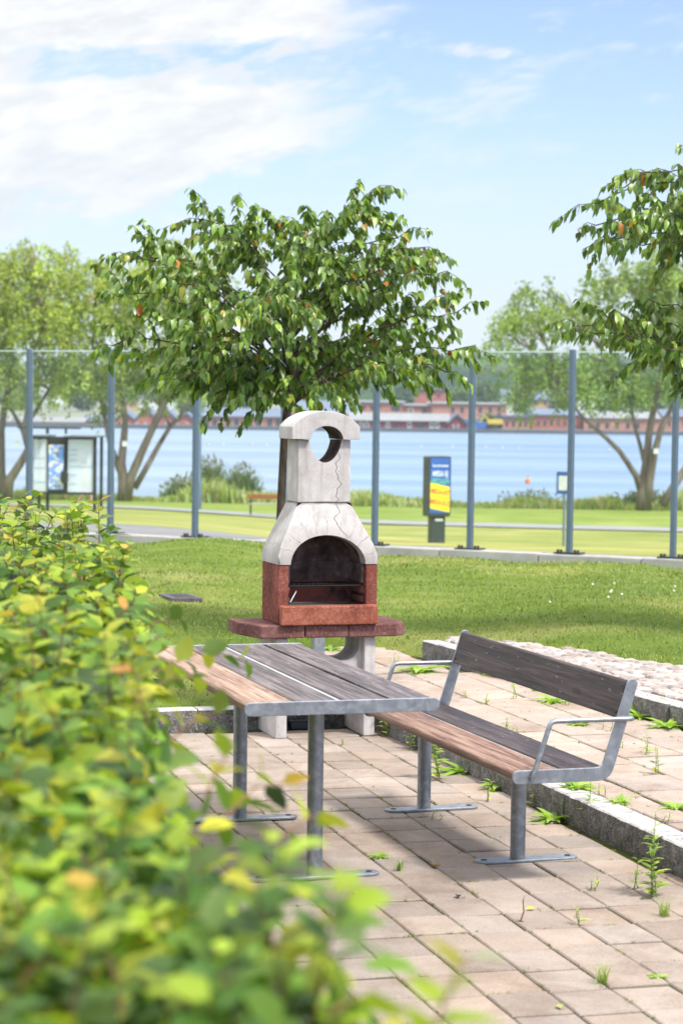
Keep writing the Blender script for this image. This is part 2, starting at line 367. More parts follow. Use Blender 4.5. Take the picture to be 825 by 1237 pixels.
def m_white_concrete():
    m, t = material('limewashed_concrete'); co = t.coords(); sep = t.new('ShaderNodeSeparateXYZ', {0: co})
    n = t.noise(co, 6, 6, .65).outputs[0]; g = t.noise(co, 140, 3, .7).outputs[0]; k = t.noise(co, 2.2, 5, .6).outputs[0]
    c = t.ramp(n, [(.32, (.33, .305, .295)), (.50, (.45, .43, .42)), (.70, (.55, .53, .525))])
    pits = t.map(t.new('ShaderNodeTexVoronoi', {'Vector': co, 'Scale': 48.}).outputs[0], .10, .15, .85, 0)
    pits = t.math('MULTIPLY', pits, t.map(t.noise(co, 9, 2).outputs[0], .54, .62))
    c = t.mix(t.map(k, .50, .68, 0, .5), c, (.30, .275, .27)); c = t.mix(t.map(g, .58, .72, 0, .45), c, (.22, .20, .19)); c = t.mix(pits, c, (.13, .115, .105))
    # weathering streaks under the joints
    stv = t.noise(t.coords(scale=(22, 22, 1.2)), 1.5, 4, .6).outputs[0]
    c = t.mix(t.math('MULTIPLY', t.map(stv, .52, .66), .5), c, (.30, .27, .25))
    # one long crack down the front, wandering in x with height
    x, y, z = sep.outputs
    wig = t.new('ShaderNodeTexNoise', {'W': t.math('MULTIPLY', z, 7.), 'Detail': 2.5, 'Roughness': .6, 'Scale': 1.}, noise_dimensions='1D').outputs[0]
    cx = t.math('ADD', t.math('MULTIPLY', t.math('SUBTRACT', wig, .5), .16), .075)
    line = t.map(t.math('ABSOLUTE', t.math('SUBTRACT', x, cx)), 0.0008, .0030, 1, 0)
    line = t.math('MULTIPLY', line, t.math('MULTIPLY', t.map(z, 1.08, 1.10), t.map(z, 1.56, 1.52)))
    # cracks that fan out above the arch
    ang = t.math('ARCTAN2', t.math('SUBTRACT', z, .93), x)
    rad = t.math('SQRT', t.math('ADD', t.math('MULTIPLY', x, x), t.math('MULTIPLY', t.math('SUBTRACT', z, .93), t.math('SUBTRACT', z, .93))))
    an = t.math('ADD', t.math('MULTIPLY', ang, 3.3), t.math('MULTIPLY', t.noise(co, 11, 3).outputs[0], .9))
    fan = t.math('ABSOLUTE', t.math('SUBTRACT', t.math('FRACT', an), .5))
    fan = t.map(fan, .010, .035, 1, 0)
    fan = t.math('MULTIPLY', fan, t.math('MULTIPLY', t.map(rad, .31, .25), t.map(n, .42, .52)))
    fan = t.math('MULTIPLY', fan, t.map(z, 1.26, 1.20))
    c = t.mix(t.math('MULTIPLY', t.math('MAXIMUM', line, t.math('MULTIPLY', fan, .75)), .9), c, (.07, .06, .055))
    soot_ = t.math('MULTIPLY', t.map(rad, .30, .21), t.map(n, .40, .58)); soot_ = t.math('MULTIPLY', soot_, t.map(z, 1.2, 1.1)); c = t.mix(t.math('MULTIPLY', soot_, .55), c, (.17, .14, .13))
    joint = t.map(t.math('ABSOLUTE', t.math('SUBTRACT', z, t.math('ADD', 1.276, t.math('MULTIPLY', t.math('SUBTRACT', n, .5), .02)))), .003, .010, 1, 0)
    c = t.mix(t.math('MULTIPLY', joint, t.map(k, .40, .55, .25, .9)), c, (.10, .09, .085))
    h_ = t.math('ADD', t.math('MULTIPLY', g, .5), n); h_ = t.math('SUBTRACT', h_, t.math('MULTIPLY', line, 1.2))
    out(t, princ(t, c, .9, normal=bump(t, h_, .5, .006), spec=.2)); return m
M['white'] = m_white_concrete()
def m_red(name, a, b, d):
    m, t = material(name); co = t.coords(); n = t.noise(co, 5, 6, .68).outputs[0]; g = t.noise(co, 62, 4, .8).outputs[0]
    c = t.ramp(n, [(.3, a), (.52, b), (.72, d)])
    c = t.mix(t.map(g, .54, .64, 0, .6), c, (.045, .026, .022))
    c = t.mix(t.map(g, .45, .36, 0, .5), c, (.40, .22, .17))
    out(t, princ(t, c, .9, normal=bump(t, t.math('ADD', g, n), .55, .005), spec=.2)); return m
M['red'] = m_red('red_pigmented_concrete', (.085, .026, .021), (.17, .048, .036), (.28, .10, .075))
M['red_dark'] = m_red('maroon_slab_concrete', (.075, .032, .032), (.135, .058, .054), (.22, .12, .11))
M['red_bright'] = m_red('orange_red_concrete', (.11, .032, .022), (.24, .072, .044), (.38, .145, .095))
def m_soot():
    m, t = material('sooted_concrete'); co = t.coords(); n = t.noise(co, 7, 6, .7).outputs[0]
    z = t.new('ShaderNodeSeparateXYZ', {0: co}).outputs[2]
    c = t.ramp(n, [(.38, (.035, .024, .022)), (.54, (.10, .07, .064)), (.70, (.28, .225, .21))])
    c = t.mix(t.math('MULTIPLY', t.map(z, .86, .80), t.map(n, .36, .50)), c, (.19, .055, .045))
    out(t, princ(t, c, .95, normal=bump(t, n, .5, .006), spec=.1)); return m
M['soot'] = m_soot(); M['red_soot'] = m_red('smoked_red_concrete', (.05, .022, .02), (.13, .05, .045), (.24, .12, .11))
def m_water():
    m, t = material('lake_water'); co = t.coords(scale=(.35, 1, 1)); n = t.noise(co, .5, 5, .6).outputs[0]; k = t.noise(t.coords(scale=(.010, .05, 1)), 1., 5, .6).outputs[0]
    c = t.mix(t.map(k, .38, .62), (.13, .205, .33), (.235, .31, .42))
    p = princ(t, c, .28, normal=bump(t, n, .5, .3), spec=.45); out(t, p); return m
M['water'] = m_water()
def m_glass():
    m, t = material('screen_glass'); fr = t.new('ShaderNodeFresnel', {'IOR': 1.45}).outputs[0]
    tr = t.new('ShaderNodeBsdfTransparent', {'Color': (.93, .96, .955, 1)}).outputs[0]; gl = t.new('ShaderNodeBsdfGlossy', {'Color': (1, 1, 1, 1), 'Roughness': .02}).outputs[0]
    out(t, t.new('ShaderNodeMixShader', {0: t.math('MULTIPLY', fr, .55), 1: tr, 2: gl}).outputs[0]); return m
M['glass'] = m_glass()

# ================================================================== THE SETTING
YAW = .295
EV = Vector((math.cos(YAW), math.sin(YAW), 0)); DV = Vector((-math.sin(YAW), math.cos(YAW), 0))
def ed(e, d, z=0.): return EV * e + DV * d + Vector((0, 0, z))
def to_ed(x, y): return x * EV.x + y * EV.y, x * DV.x + y * DV.y
E_K, D_K = 3.70, 11.61            # inner faces of the right kerb and of the rear kerb
TERR = [(3.845, 2.0), (3.845, 11.60), (3.30, 11.76), (3.93, 14.35), (4.35, 14.55), (4.70, 14.35), (4.77, 13.74), (5.10, 10.40), (5.90, 2.0)]
COBB = [(4.83, 13.70), (5.13, 10.40), (5.95, 2.0), (9.5, 2.0), (9.2, 7.2), (7.2, 9.9), (6.0, 11.75), (5.7, 12.75), (5.42, 13.55), (5.05, 13.95)]
def inside(poly, x, y):
    r = False; n = len(poly); j = n - 1
    for i in range(n):
        xi, yi = poly[i]; xj, yj = poly[j]
        if (yi > y) != (yj > y) and x < (xj - xi) * (y - yi) / (yj - yi) + xi: r = not r
        j = i
    return r
def inside_np(poly, X, Y):
    r = np.zeros(X.shape, bool); n = len(poly); j = n - 1
    for i in range(n):
        xi, yi = poly[i]; xj, yj = poly[j]
        r ^= ((yi > Y) != (yj > Y)) & (X < (xj - xi) * (Y - yi) / ((yj - yi) or 1e-9) + xi); j = i
    return r
def sstep(t): t = np.clip(t, 0, 1); return t * t * (3 - 2 * t)

# fence line: through (-4.3, 29.9) and (4.0, 26.0)
def yf(x): return 27.9 - .475 * x
def lawn_z(x, y):
    x, y = np.asarray(x, float), np.asarray(y, float)
    t = np.clip((y - 12) / 6, 0, 1); z = .105 + .10 * sstep(t)
    side = sstep((x - .2) / 1.6); z = z + .10 * side * sstep((18 - y) / 6 + .6)
    ed_ = yf(x) - y
    z = z + (-.115 - z) * sstep(1 - ed_ / 7.5)
    z = z + .20 * np.exp(-((x + 1.5) / .95) ** 2 - ((y - 23.6) / 2.1) ** 2) + .06 * np.exp(-((x + .2) / .8) ** 2 - ((y - 24.4) / 1.5) ** 2)
    z = z + .10 * np.exp(-((x - 2.6) / 1.5) ** 2 - ((y - 22.5) / 2.2) ** 2) + .025 * np.sin(x * 2.1 + y * .9) * np.sin(y * 1.3 - x) + .012 * np.sin(x * 5 + 1) * np.sin(y * 4.1)
    return z
_L = np.array([(26, .0680), (30, .0618), (36, .0588), (58, .0556), (76, .0523), (86, .0498), (112, .0465), (118, .0480), (150, .0480), (220, .06)])
_R = np.array([(26, .0690), (28, .0674), (40, .0664), (58, .0650), (66, .0610), (76, .0568), (86, .0528), (112, .0470), (118, .0482), (150, .048), (220, .06)])
def far_z(x, y):
    x, y = np.asarray(x, float), np.asarray(y, float); u = x / y; s = sstep((u + .115) / .145)
    a = np.interp(y, _L[:, 0], _L[:, 1]) * (1 - s) + np.interp(y, _R[:, 0], _R[:, 1]) * s
    z = CAM_H - a * y
    k = sstep((y - yf(x)) / 1.6); return -.13 * (1 - k) + np.minimum(z, -.12) * k

def grid_mesh(name, X, Y, Z, mat, keep=None, kind='structure', smooth=True):
    r, c = X.shape; V = np.stack([X, Y, Z], -1).reshape(-1, 3)
    i = (np.arange(r - 1)[:, None] * c + np.arange(c - 1)[None]).ravel()
    F = np.stack([i, i + 1, i + 1 + c, i + c], 1)
    if keep is not None: F = F[keep[:-1, :-1].ravel()]
    o = np_mesh(name, V, F, mat, smooth=smooth); o['kind'] = kind; return o

# soil sheet that carries everything near the camera, and the beds under the paving
mb = MB(); mb.add([(-70, -40, -.06), (70, -40, -.06), (70, 24, -.14), (-70, 24, -.14)], [(0, 1, 2, 3)]); mb.build('soil_ground', M['soil'])['kind'] = 'structure'
mb = MB(); mb.add([ed(-9, -2, -.0065), ed(E_K + .05, -2, -.0065), ed(E_K + .05, D_K + .05, -.0065), ed(-9, D_K + .05, -.0065)], [(0, 1, 2, 3)]); mb.build('paving_bed', M['joint'])['kind'] = 'structure'
mb = MB(); mb.prism([tuple(ed(*p)[:2]) for p in TERR], -.05, .110); mb.build('terrace_bed', M['joint'])['kind'] = 'structure'
mb = MB(); mb.prism([tuple(ed(*p)[:2]) for p in COBB], -.05, .205); mb.build('cobble_bed', M['joint'])['kind'] = 'structure'

# near lawn
gx, gy = np.meshgrid(np.arange(-22, 22.01, .14), np.arange(9.0, 39, .14)); GZ = lawn_z(gx, gy)
ge, gd = gx * EV.x + gy * EV.y, gx * DV.x + gy * DV.y
shrink = lambda poly, k: [((p[0] - np.mean([q[0] for q in poly])) * k + np.mean([q[0] for q in poly]), (p[1] - np.mean([q[1] for q in poly])) * k + np.mean([q[1] for q in poly])) for p in poly]
def on_paving(x, y, k=1.0):
    e_, d_ = x * EV.x + y * EV.y, x * DV.x + y * DV.y
    return ((e_ < 4.0) & (d_ < D_K + .11)) | inside_np(shrink(TERR, k), e_, d_) | inside_np(shrink(COBB, k), e_, d_)
GZ = np.where((ge < 3.86) & (gd < D_K + .12), np.minimum(GZ, .10), GZ); GZ = np.where(inside_np(TERR, ge, gd), np.minimum(GZ, .085), GZ); GZ = np.where(inside_np(COBB, ge, gd), np.minimum(GZ, .19), GZ)
keep = ~(on_paving(gx, gy, .93) & on_paving(gx + .14, gy + .14, .93) & on_paving(gx + .14, gy, .93) & on_paving(gx, gy + .14, .93)) & (gy < yf(gx) + .2)
grid_mesh('lawn', gx, gy, GZ, M['lawn'], keep)

# ground beyond the fence down to the lake bed
us = np.concatenate([np.linspace(-.62, -.2, 24)[:-1], np.linspace(-.2, .2, 90), np.linspace(.2, .62, 24)[1:]])
ts = np.concatenate([np.linspace(0, .1, 18)[:-1], np.linspace(.1, 1, 70)])
U, T = np.meshgrid(us, ts); Y0 = 27.9 / (1 + .475 * U) + .1; Y = Y0 + T * (230 - Y0); X = U * Y
grid_mesh('park_ground', X, Y, far_z(X, Y), M['park'])
def strip(name, f0, f1, mat, u0=-.6, u1=.6, lift=.02):
    u = np.linspace(u0, u1, 160); k = np.linspace(0, 1, 6); UU, K = np.meshgrid(u, k)
    A = np.array([f0(v) for v in u]); B = np.array([f1(v) for v in u]); Yy = A + (B - A) * K; Xx = UU * Yy
    return grid_mesh(name, Xx, Yy, far_z(Xx, Yy) + lift, mat)
def yfu(u): return 27.9 / (1 + .475 * u)
strip('asphalt_path', lambda u: yfu(u) + 1.0, lambda u: yfu(u) + 1.0 + 6.0 * (1 - float(sstep((u + .10) / .16)) * .93), M['asphalt'], -.6, .6, .03)
def pathc(u): return float(np.interp(u, [-.6, -.113, -.037, .148, .6], [100, 85, 80, 74, 62]))
strip('bank_turf', lambda u: pathc(u) + 1.9, lambda u: 114., M['bank'], -.6, .6, .02)
strip('gravel_path', lambda u: pathc(u) - 2.4, lambda u: pathc(u) + 2.0, M['gravel'], -.6, .6, .04)

# lake and far shore land
LZ, YFAR = -3.95, 417.
mb = MB(); mb.add([(-700, 100, LZ), (700, 100, LZ), (700, YFAR + 6, LZ), (-700, YFAR + 6, LZ)], [(0, 1, 2, 3)]); mb.build('lake_water', M['water'])['kind'] = 'structure'
mb = MB(); mb.box(-600, 600, YFAR, YFAR + 2.5, LZ - 3, LZ + .75); tag(mb.build('quay_wall', simple('dark_quay_stone', (.10, .105, .12), .9, scale=.5)), 'long low dark stone quay wall along the far lake shore', 'wall')
M['far_ground'] = simple('far_shore_ground', (.17, .18, .13), .95, scale=.05, var=.3)
gx2, gy2 = np.meshgrid(np.linspace(-600, 600, 40), np.linspace(YFAR + 2.4, 900, 24))
grid_mesh('far_shore_land', gx2, gy2, LZ + .7 + np.clip(gy2 - YFAR - 80, 0, 1e9) * .014, M['far_ground'])
# wooded hills
def m_hill():
    m, t = material('wooded_hill'); co = t.coords(); v = t.new('ShaderNodeTexVoronoi', {'Vector': co, 'Scale': .085}); n = t.noise(co, .006, 5, .6).outputs[0]; k = t.noise(co, .35, 4, .7).outputs[0]
    c = t.ramp(n, [(.40, (.030, .062, .045)), (.52, (.06, .115, .04)), (.62, (.12, .20, .05))])
    c = t.mix(.35, c, t.mix(1., c, v.outputs['Color'], 'MULTIPLY'))
    c = t.mix(t.map(k, .3, .7, .5, 0), c, t.mix(1., c, (.5, .55, .5), 'MULTIPLY'))
    out(t, princ(t, c, .95, normal=bump(t, t.math('SUBTRACT', k, v.outputs['Distance']), 1., 4.), spec=.05)); return m
M['hill'] = m_hill()
hx, hy = np.meshgrid(np.linspace(-900, 900, 420), np.linspace(760, 2000, 150))
hh = 38 * np.exp(-((hy - 1560) / 420) ** 2) * (.82 + .16 * np.sin(hx * .006 + .4) + .10 * np.sin(hx * .017 + 2)) + 13 * np.exp(-((hy - 980) / 120) ** 2) * (.6 + .4 * np.sin(hx * .011 + 1.2))
hh = hh + rng.random(hh.shape) * 3.2
grid_mesh('wooded_hills', hx, hy, LZ + 1.5 + hh, M['hill'])

# air: the far shore and hills fade to pale blue
m, t = material('air'); t.new('ShaderNodeOutputMaterial', {'Volume': t.new('ShaderNodeVolumePrincipled', {'Color': (.82, .90, 1, 1), 'Density': .00014}).outputs[0]})
mb = MB(); mb.box(-1100, 1100, -60, 2100, -12, 75); hz_o = mb.build('haze', m); hz_o['kind'] = 'stuff'
C.cycles.volume_bounces = 1

# ------------------------------------------------------------------ paving
PY = .265
PE = Vector((math.cos(PY), math.sin(PY), 0)); PD = Vector((-math.sin(PY), math.cos(PY), 0))
def paver(mb, c, ex, dx, he, hd, z0, z1, tint, ch=.005, tilt=.009):
    a, b = rng.normal(0, tilt, 2); h = z1 + rng.normal(0, .0022)
    def P(u, v, z): return c + ex * u + dx * v + Vector((0, 0, z + (a * u + b * v if z > z0 else 0)))
    q = [(-1, -1), (1, -1), (1, 1), (-1, 1)]
    vs = [P(u * he, v * hd, z0) for u, v in q] + [P(u * he, v * hd, h - ch) for u, v in q] + [P(u * (he - ch), v * (hd - ch), h) for u, v in q]
    mb.cur = tint
    mb.add(vs, [(8, 9, 10, 11)] + [(i, (i + 1) % 4, 4 + (i + 1) % 4, 4 + i) for i in range(4)] + [(4 + i, 4 + (i + 1) % 4, 8 + (i + 1) % 4, 8 + i) for i in range(4)])
def tint(v=.09):
    k = 1 + rng.normal(0, v); w_ = rng.normal(0, .02); return (k * (1 + w_), k, k * (1 - w_))
mb = MB(); SE, SD = .2045, .254
for i in range(-40, 12):
    off = rng.normal(0, .012)
    for j in range(-26, 22):
        e0, d0 = 2.80 + SE * (i + .5), 7.30 + SD * (j + .5) + off
        c = PE * e0 + PD * d0; fe, fd = to_ed(c.x, c.y)
        if fe > E_K + .05 or fd > D_K + .02 or c.y < 2.0 or c.x < -4.5: continue
        g = .0035 + abs(rng.normal(0, .0012))
        paver(mb, c, PE, PD, SE / 2 - g * .62, SD / 2 - g * 1.25, -.05, .0, tint(.075))
tag(mb.build('paving', M['paver'], colors=True), kind='structure')
# upper terrace: a soldier course along the kerb, then larger slabs
mb = MB(); d = 2.4
while d < 11.55:
    paver(mb, ed(3.935, d + .06), EV, DV, .085, .0565, .06, .121, tint(.07)); d += .12
EX0 = 4.03
for i in range(0, 3):
    d = 2.2 + .17 * (i % 2) + rng.normal(0, .01)
    while d < 14.5:
        L_ = .345
        if inside(TERR, EX0 + .33 * i + .165, d + L_ / 2) and inside(TERR, EX0 + .33 * i + .03, d + L_ / 2): paver(mb, ed(EX0 + .33 * i + .165, d + L_ / 2), EV, DV, .165 - .0045, L_ / 2 - .0045, .06, .121, tint(.06))
        d += L_
for i in range(-3, 0):
    d = 11.78 + .17 * (i % 2)
    while d < 14.4:
        e_ = EX0 + .33 * i + .165
        if inside(TERR, e_ - .05, d + .1725): paver(mb, ed(e_, d + .1725), EV, DV, .1605, .168, .06, .121, tint(.06))
        d += .345
tag(mb.build('terrace_paving', M['paver_terrace'], colors=True), kind='structure')
# raised cobbles
mb = MB(); d = 3.
while d < 14.0:
    e_ = 4.7 + rng.random() * .08
    while e_ < 7.6:
        we = .085 + rng.random() * .03
        if inside(COBB, e_ + we / 2, d) and e_ > 5.10 - (d - 10.4) * .098 + .09:
            a = rng.normal(0, .06); ex = EV * math.cos(a) + DV * math.sin(a); dx = DV * math.cos(a) - EV * math.sin(a)
            paver(mb, ed(e_ + we / 2, d), ex, dx, we / 2 - .006, .044, .15, .232 + rng.normal(0, .004), tint(.16), .012, .03)
        e_ += we
    d += .1
tag(mb.build('cobble_paving', M['cobble'], colors=True), kind='structure')

# granite kerbs: rough split faces with shade in their colour, sawn tops, stones end to end
def kerb(name, p, q, inner, width, z0, z1, label, stone=.95):
    p, q = Vector(p), Vector(q); L_ = (q - p).length; t = (q - p) / L_; s = Vector(inner).normalized(); mb = MB()
    n = max(1, round(L_ / stone)); g = .004
    for k in range(n):
        a, b = L_ * k / n + g, L_ * (k + 1) / n - g; m_ = max(4, int((b - a) / .035)); jit = rng.normal(0, .003)
        rows = [(0, z0, 0), (0, z0 + (z1 - z0) * .35, 1), (0, z0 + (z1 - z0) * .7, 1), (.004, z1 - .006, .4), (.014, z1, .15), (width - .012, z1, .1), (width, z1 - .012, .3), (width, z0, 0)]
        base = len(mb.v); nr = len(rows)
        for i in range(m_ + 1):
            for (o_, z_, am) in rows:
                mb.cur = (1, 1, 1)
                r_ = rng.normal(0, .006) * am
                mb.v.append(tuple(p + t * (a + (b - a) * i / m_) + s * (o_ + r_ * (1 if o_ < .05 else .3) + jit) + Vector((0, 0, z_ + rng.normal(0, .0015) * am)))); mb.c.append((1, 1, 1))
        for i in range(m_):
            for j in range(nr - 1):
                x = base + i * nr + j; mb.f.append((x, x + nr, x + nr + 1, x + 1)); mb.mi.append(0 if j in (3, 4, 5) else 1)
        mb.f.append(tuple(base + j for j in range(nr))); mb.mi.append(1); mb.f.append(tuple(base + m_ * nr + j for j in reversed(range(nr)))); mb.mi.append(1)
    me_o = mb.build(name, [M['granite'], M['granite_split_shade']])
    bmx = bmesh.new(); bmx.from_mesh(me_o.data); bmesh.ops.recalc_face_normals(bmx, faces=bmx.faces); bmx.to_mesh(me_o.data); bmx.free()
    return tag(me_o, label, 'kerb')
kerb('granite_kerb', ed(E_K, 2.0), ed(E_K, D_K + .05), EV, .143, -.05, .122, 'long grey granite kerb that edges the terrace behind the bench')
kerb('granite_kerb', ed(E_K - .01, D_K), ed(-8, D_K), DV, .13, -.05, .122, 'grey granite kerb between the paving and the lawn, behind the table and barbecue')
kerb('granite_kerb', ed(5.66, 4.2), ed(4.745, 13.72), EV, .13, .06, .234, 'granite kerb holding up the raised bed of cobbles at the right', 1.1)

M['glass_edge'] = simple('polished_glass_edge', (.55, .68, .66), .3)
# ================================================================== GLASS SCREEN FENCE
FA, FB = Vector((-4.315, 29.94, 0)), Vector((3.984, 26.0, 0)); NSEG = 7
fdir = (FB - FA).normalized(); fstep = (FB - FA).length / NSEG; fang = math.atan2(fdir.y, fdir.x)
fence = empty('glass_fence', FA, fang, 'tall frameless glass screen on blue-grey steel posts between the lawn and the lakeside park', 'fence')
mb = MB(); k0 = -5
for k in range(-5, 14):
    a = k * fstep - .35; mb.box(a + .006, a + fstep - .006, -.16, .14, -.26, -.004 + rng.normal(0, .004))
mb.build('base_kerb', M['concrete'], fence, bevel=.012)
pm = None
HP = 2.5
for k in range(-5, 14):
    mb = MB(); mb.box(-.032, .032, -.045, .045, 0.002, HP); mb.box(-.039, .039, -.010, .010, .05, HP - .02)
    if pm is None: p_ = mb.build('post', M['post_paint'], fence, bevel=.008); pm = p_.data; pb = p_.modifiers
    else: p_ = link('post', pm, None, fence); b = p_.modifiers.new('bevel', 'BEVEL'); b.width = .008; b.segments = 2; b.limit_method = 'ANGLE'
    p_.location = (k * fstep, 0, 0)
    mb = MB(); mb.box(-.17, .17, -.10, .10, .0, .016)
    for xx in (-.13, -.09, .09, .13): mb.cyl((xx, -.05, .016), (xx, -.05, .05), .016, 8)
    f_ = mb.build('base_plate', M['dark_metal'], p_)
    if k < 13:
        mb = MB(); mb.box(k * fstep + .05, (k + 1) * fstep - .05, -.006, .006, .10, HP - .04); gp_ = mb.build('glass_pane', M['glass'], fence); mb = MB(); mb.box(k * fstep + .05, (k + 1) * fstep - .05, -.008, .008, HP - .0395, HP - .022); mb.build('top_edge', M['glass_edge'], gp_)

# ================================================================== BARBECUE
gO = (atz(341, 894, 0) + atz(446, 888, 0)) / 2
GY = .30
bbq = empty('garden_barbecue', (gO.x, gO.y, 0), GY, 'white and red concrete garden barbecue with arched hearth and short chimney', 'barbecue')
# legs: two side panels
for s in (-1, 1):
    mb = MB(); x0, x1 = (-.287, -.222) if s < 0 else (.212, .277)
    mb.box(x0, x1, .0, .37, 0, .548); mb.build('leg', M['white'], bbq, bevel=.008)
# cross panel with a round-cornered opening under the slab
mb = MB()
def arc(cx, cz, r, a0, a1, n=8): return [(cx + r * math.cos(R(a0 + (a1 - a0) * i / n)), cz + r * math.sin(R(a0 + (a1 - a0) * i / n))) for i in range(n + 1)]
poly = [(-.2215, .20), (.2115, .20), (.2115, .547)] + arc(.115, .505, .085, 0, -90)[0:] + arc(-.125, .505, .085, -90, -180) + [(-.2215, .547)]
poly = [(-.2215, .20), (.2115, .20), (.2115, .547), (.200, .547)] + arc(.112, .502, .088, 0, -90) + arc(-.122, .502, .088, -90, -180) + [(-.210, .547), (-.2215, .547)]
mb.prism(poly, .05, .30, 'y'); mb.build('cross_panel', M['white'], bbq, auto=40)
# slab in three pieces
def slab_piece(poly):
    mb = MB(); mb.prism(poly, .551, .621); return mb.build('slab', M['red_dark'], bbq, bevel=.007)
slab_piece([(-.385, -.03), (-.139, -.038), (-.139, .40), (-.455, .40), (-.455, .20)])
slab_piece([(-.135, -.038), (.109, -.036), (.109, .40), (-.135, .40)])
slab_piece([(.1115, -.036), (.385, -.034), (.455, .03), (.455, .40), (.1115, .40)])
# fire body: back, two jambs with inner shelves, floor
BW, BD_ = .281, .33
mb = MB(); mb.box(-BW, -.222, .0, BD_, .6225, .945); o = mb.build('side_wall', M['red'], bbq, bevel=.006)
mb = MB(); mb.box(.217, BW, .0, BD_, .6225, .945); o = mb.build('side_wall', M['red'], bbq, bevel=.006)
mb = MB(); mb.box(-.2215, .2165, BD_ - .055, BD_ - .001, .6225, .945); mb.build('back_wall', M['soot'], bbq)
for s in (-1, 1):
    xs = -.2215 if s < 0 else .2165
    for z0, z1 in ((.735, .765), (.782, .822), (.840, .944)):          # sooted inner lining; the gaps are the grill grooves
        mb = MB(); mb.box(*sorted((xs, xs - s * .016)), .035, BD_ - .056, z0, z1); mb.build('lining', M['red_soot'] if z0 < .8 else M['soot'], bbq, bevel=.004)
mb = MB(); mb.box(-.2205, .2155, .0, BD_ - .056, .6225, .675); mb.build('hearth_floor', M['soot'], bbq)
mb = MB(); mb.prism([(-.19, .05), (.18, .05), (.20, .09), (.20, .25), (-.20, .25), (-.20, .09)], .7, .712); mb.tube([(-.19, .05, .712), (-.2, .09, .714), (-.2, .25, .714), (.2, .25, .714), (.2, .09, .714), (.18, .05, .712)], .006, 6); mb.build('ash_tray', simple('grey_ash_tray', (.10, .095, .085), .7, .3), bbq)
mb = MB()
for k in range(15):
    x = -.19 + .38 * k / 14; mb.tube([(x, .045, .829), (x, .265, .829)], .0028, 6)
for y in (.045, .155, .265): mb.tube([(-.205, y, .826), (.20, y, .826)], .0045, 6)
mb.build('grill_grate', M['grate'], bbq)
mb = MB(); mb.tube([(-.20, .04, .74), (-.165, .06, .79), (-.16, .065, .80)], .004, 6); mb.build('poker', M['galv'], bbq)
# orange-red front trough
mb = MB(); mb.prism([(-.062, .6225), (-.002, .6225), (-.002, .722), (-.020, .728), (-.058, .726), (-.062, .718)], -.275, .268, 'x'); mb.build('front_trough', M['red_bright'], bbq, bevel=.006)
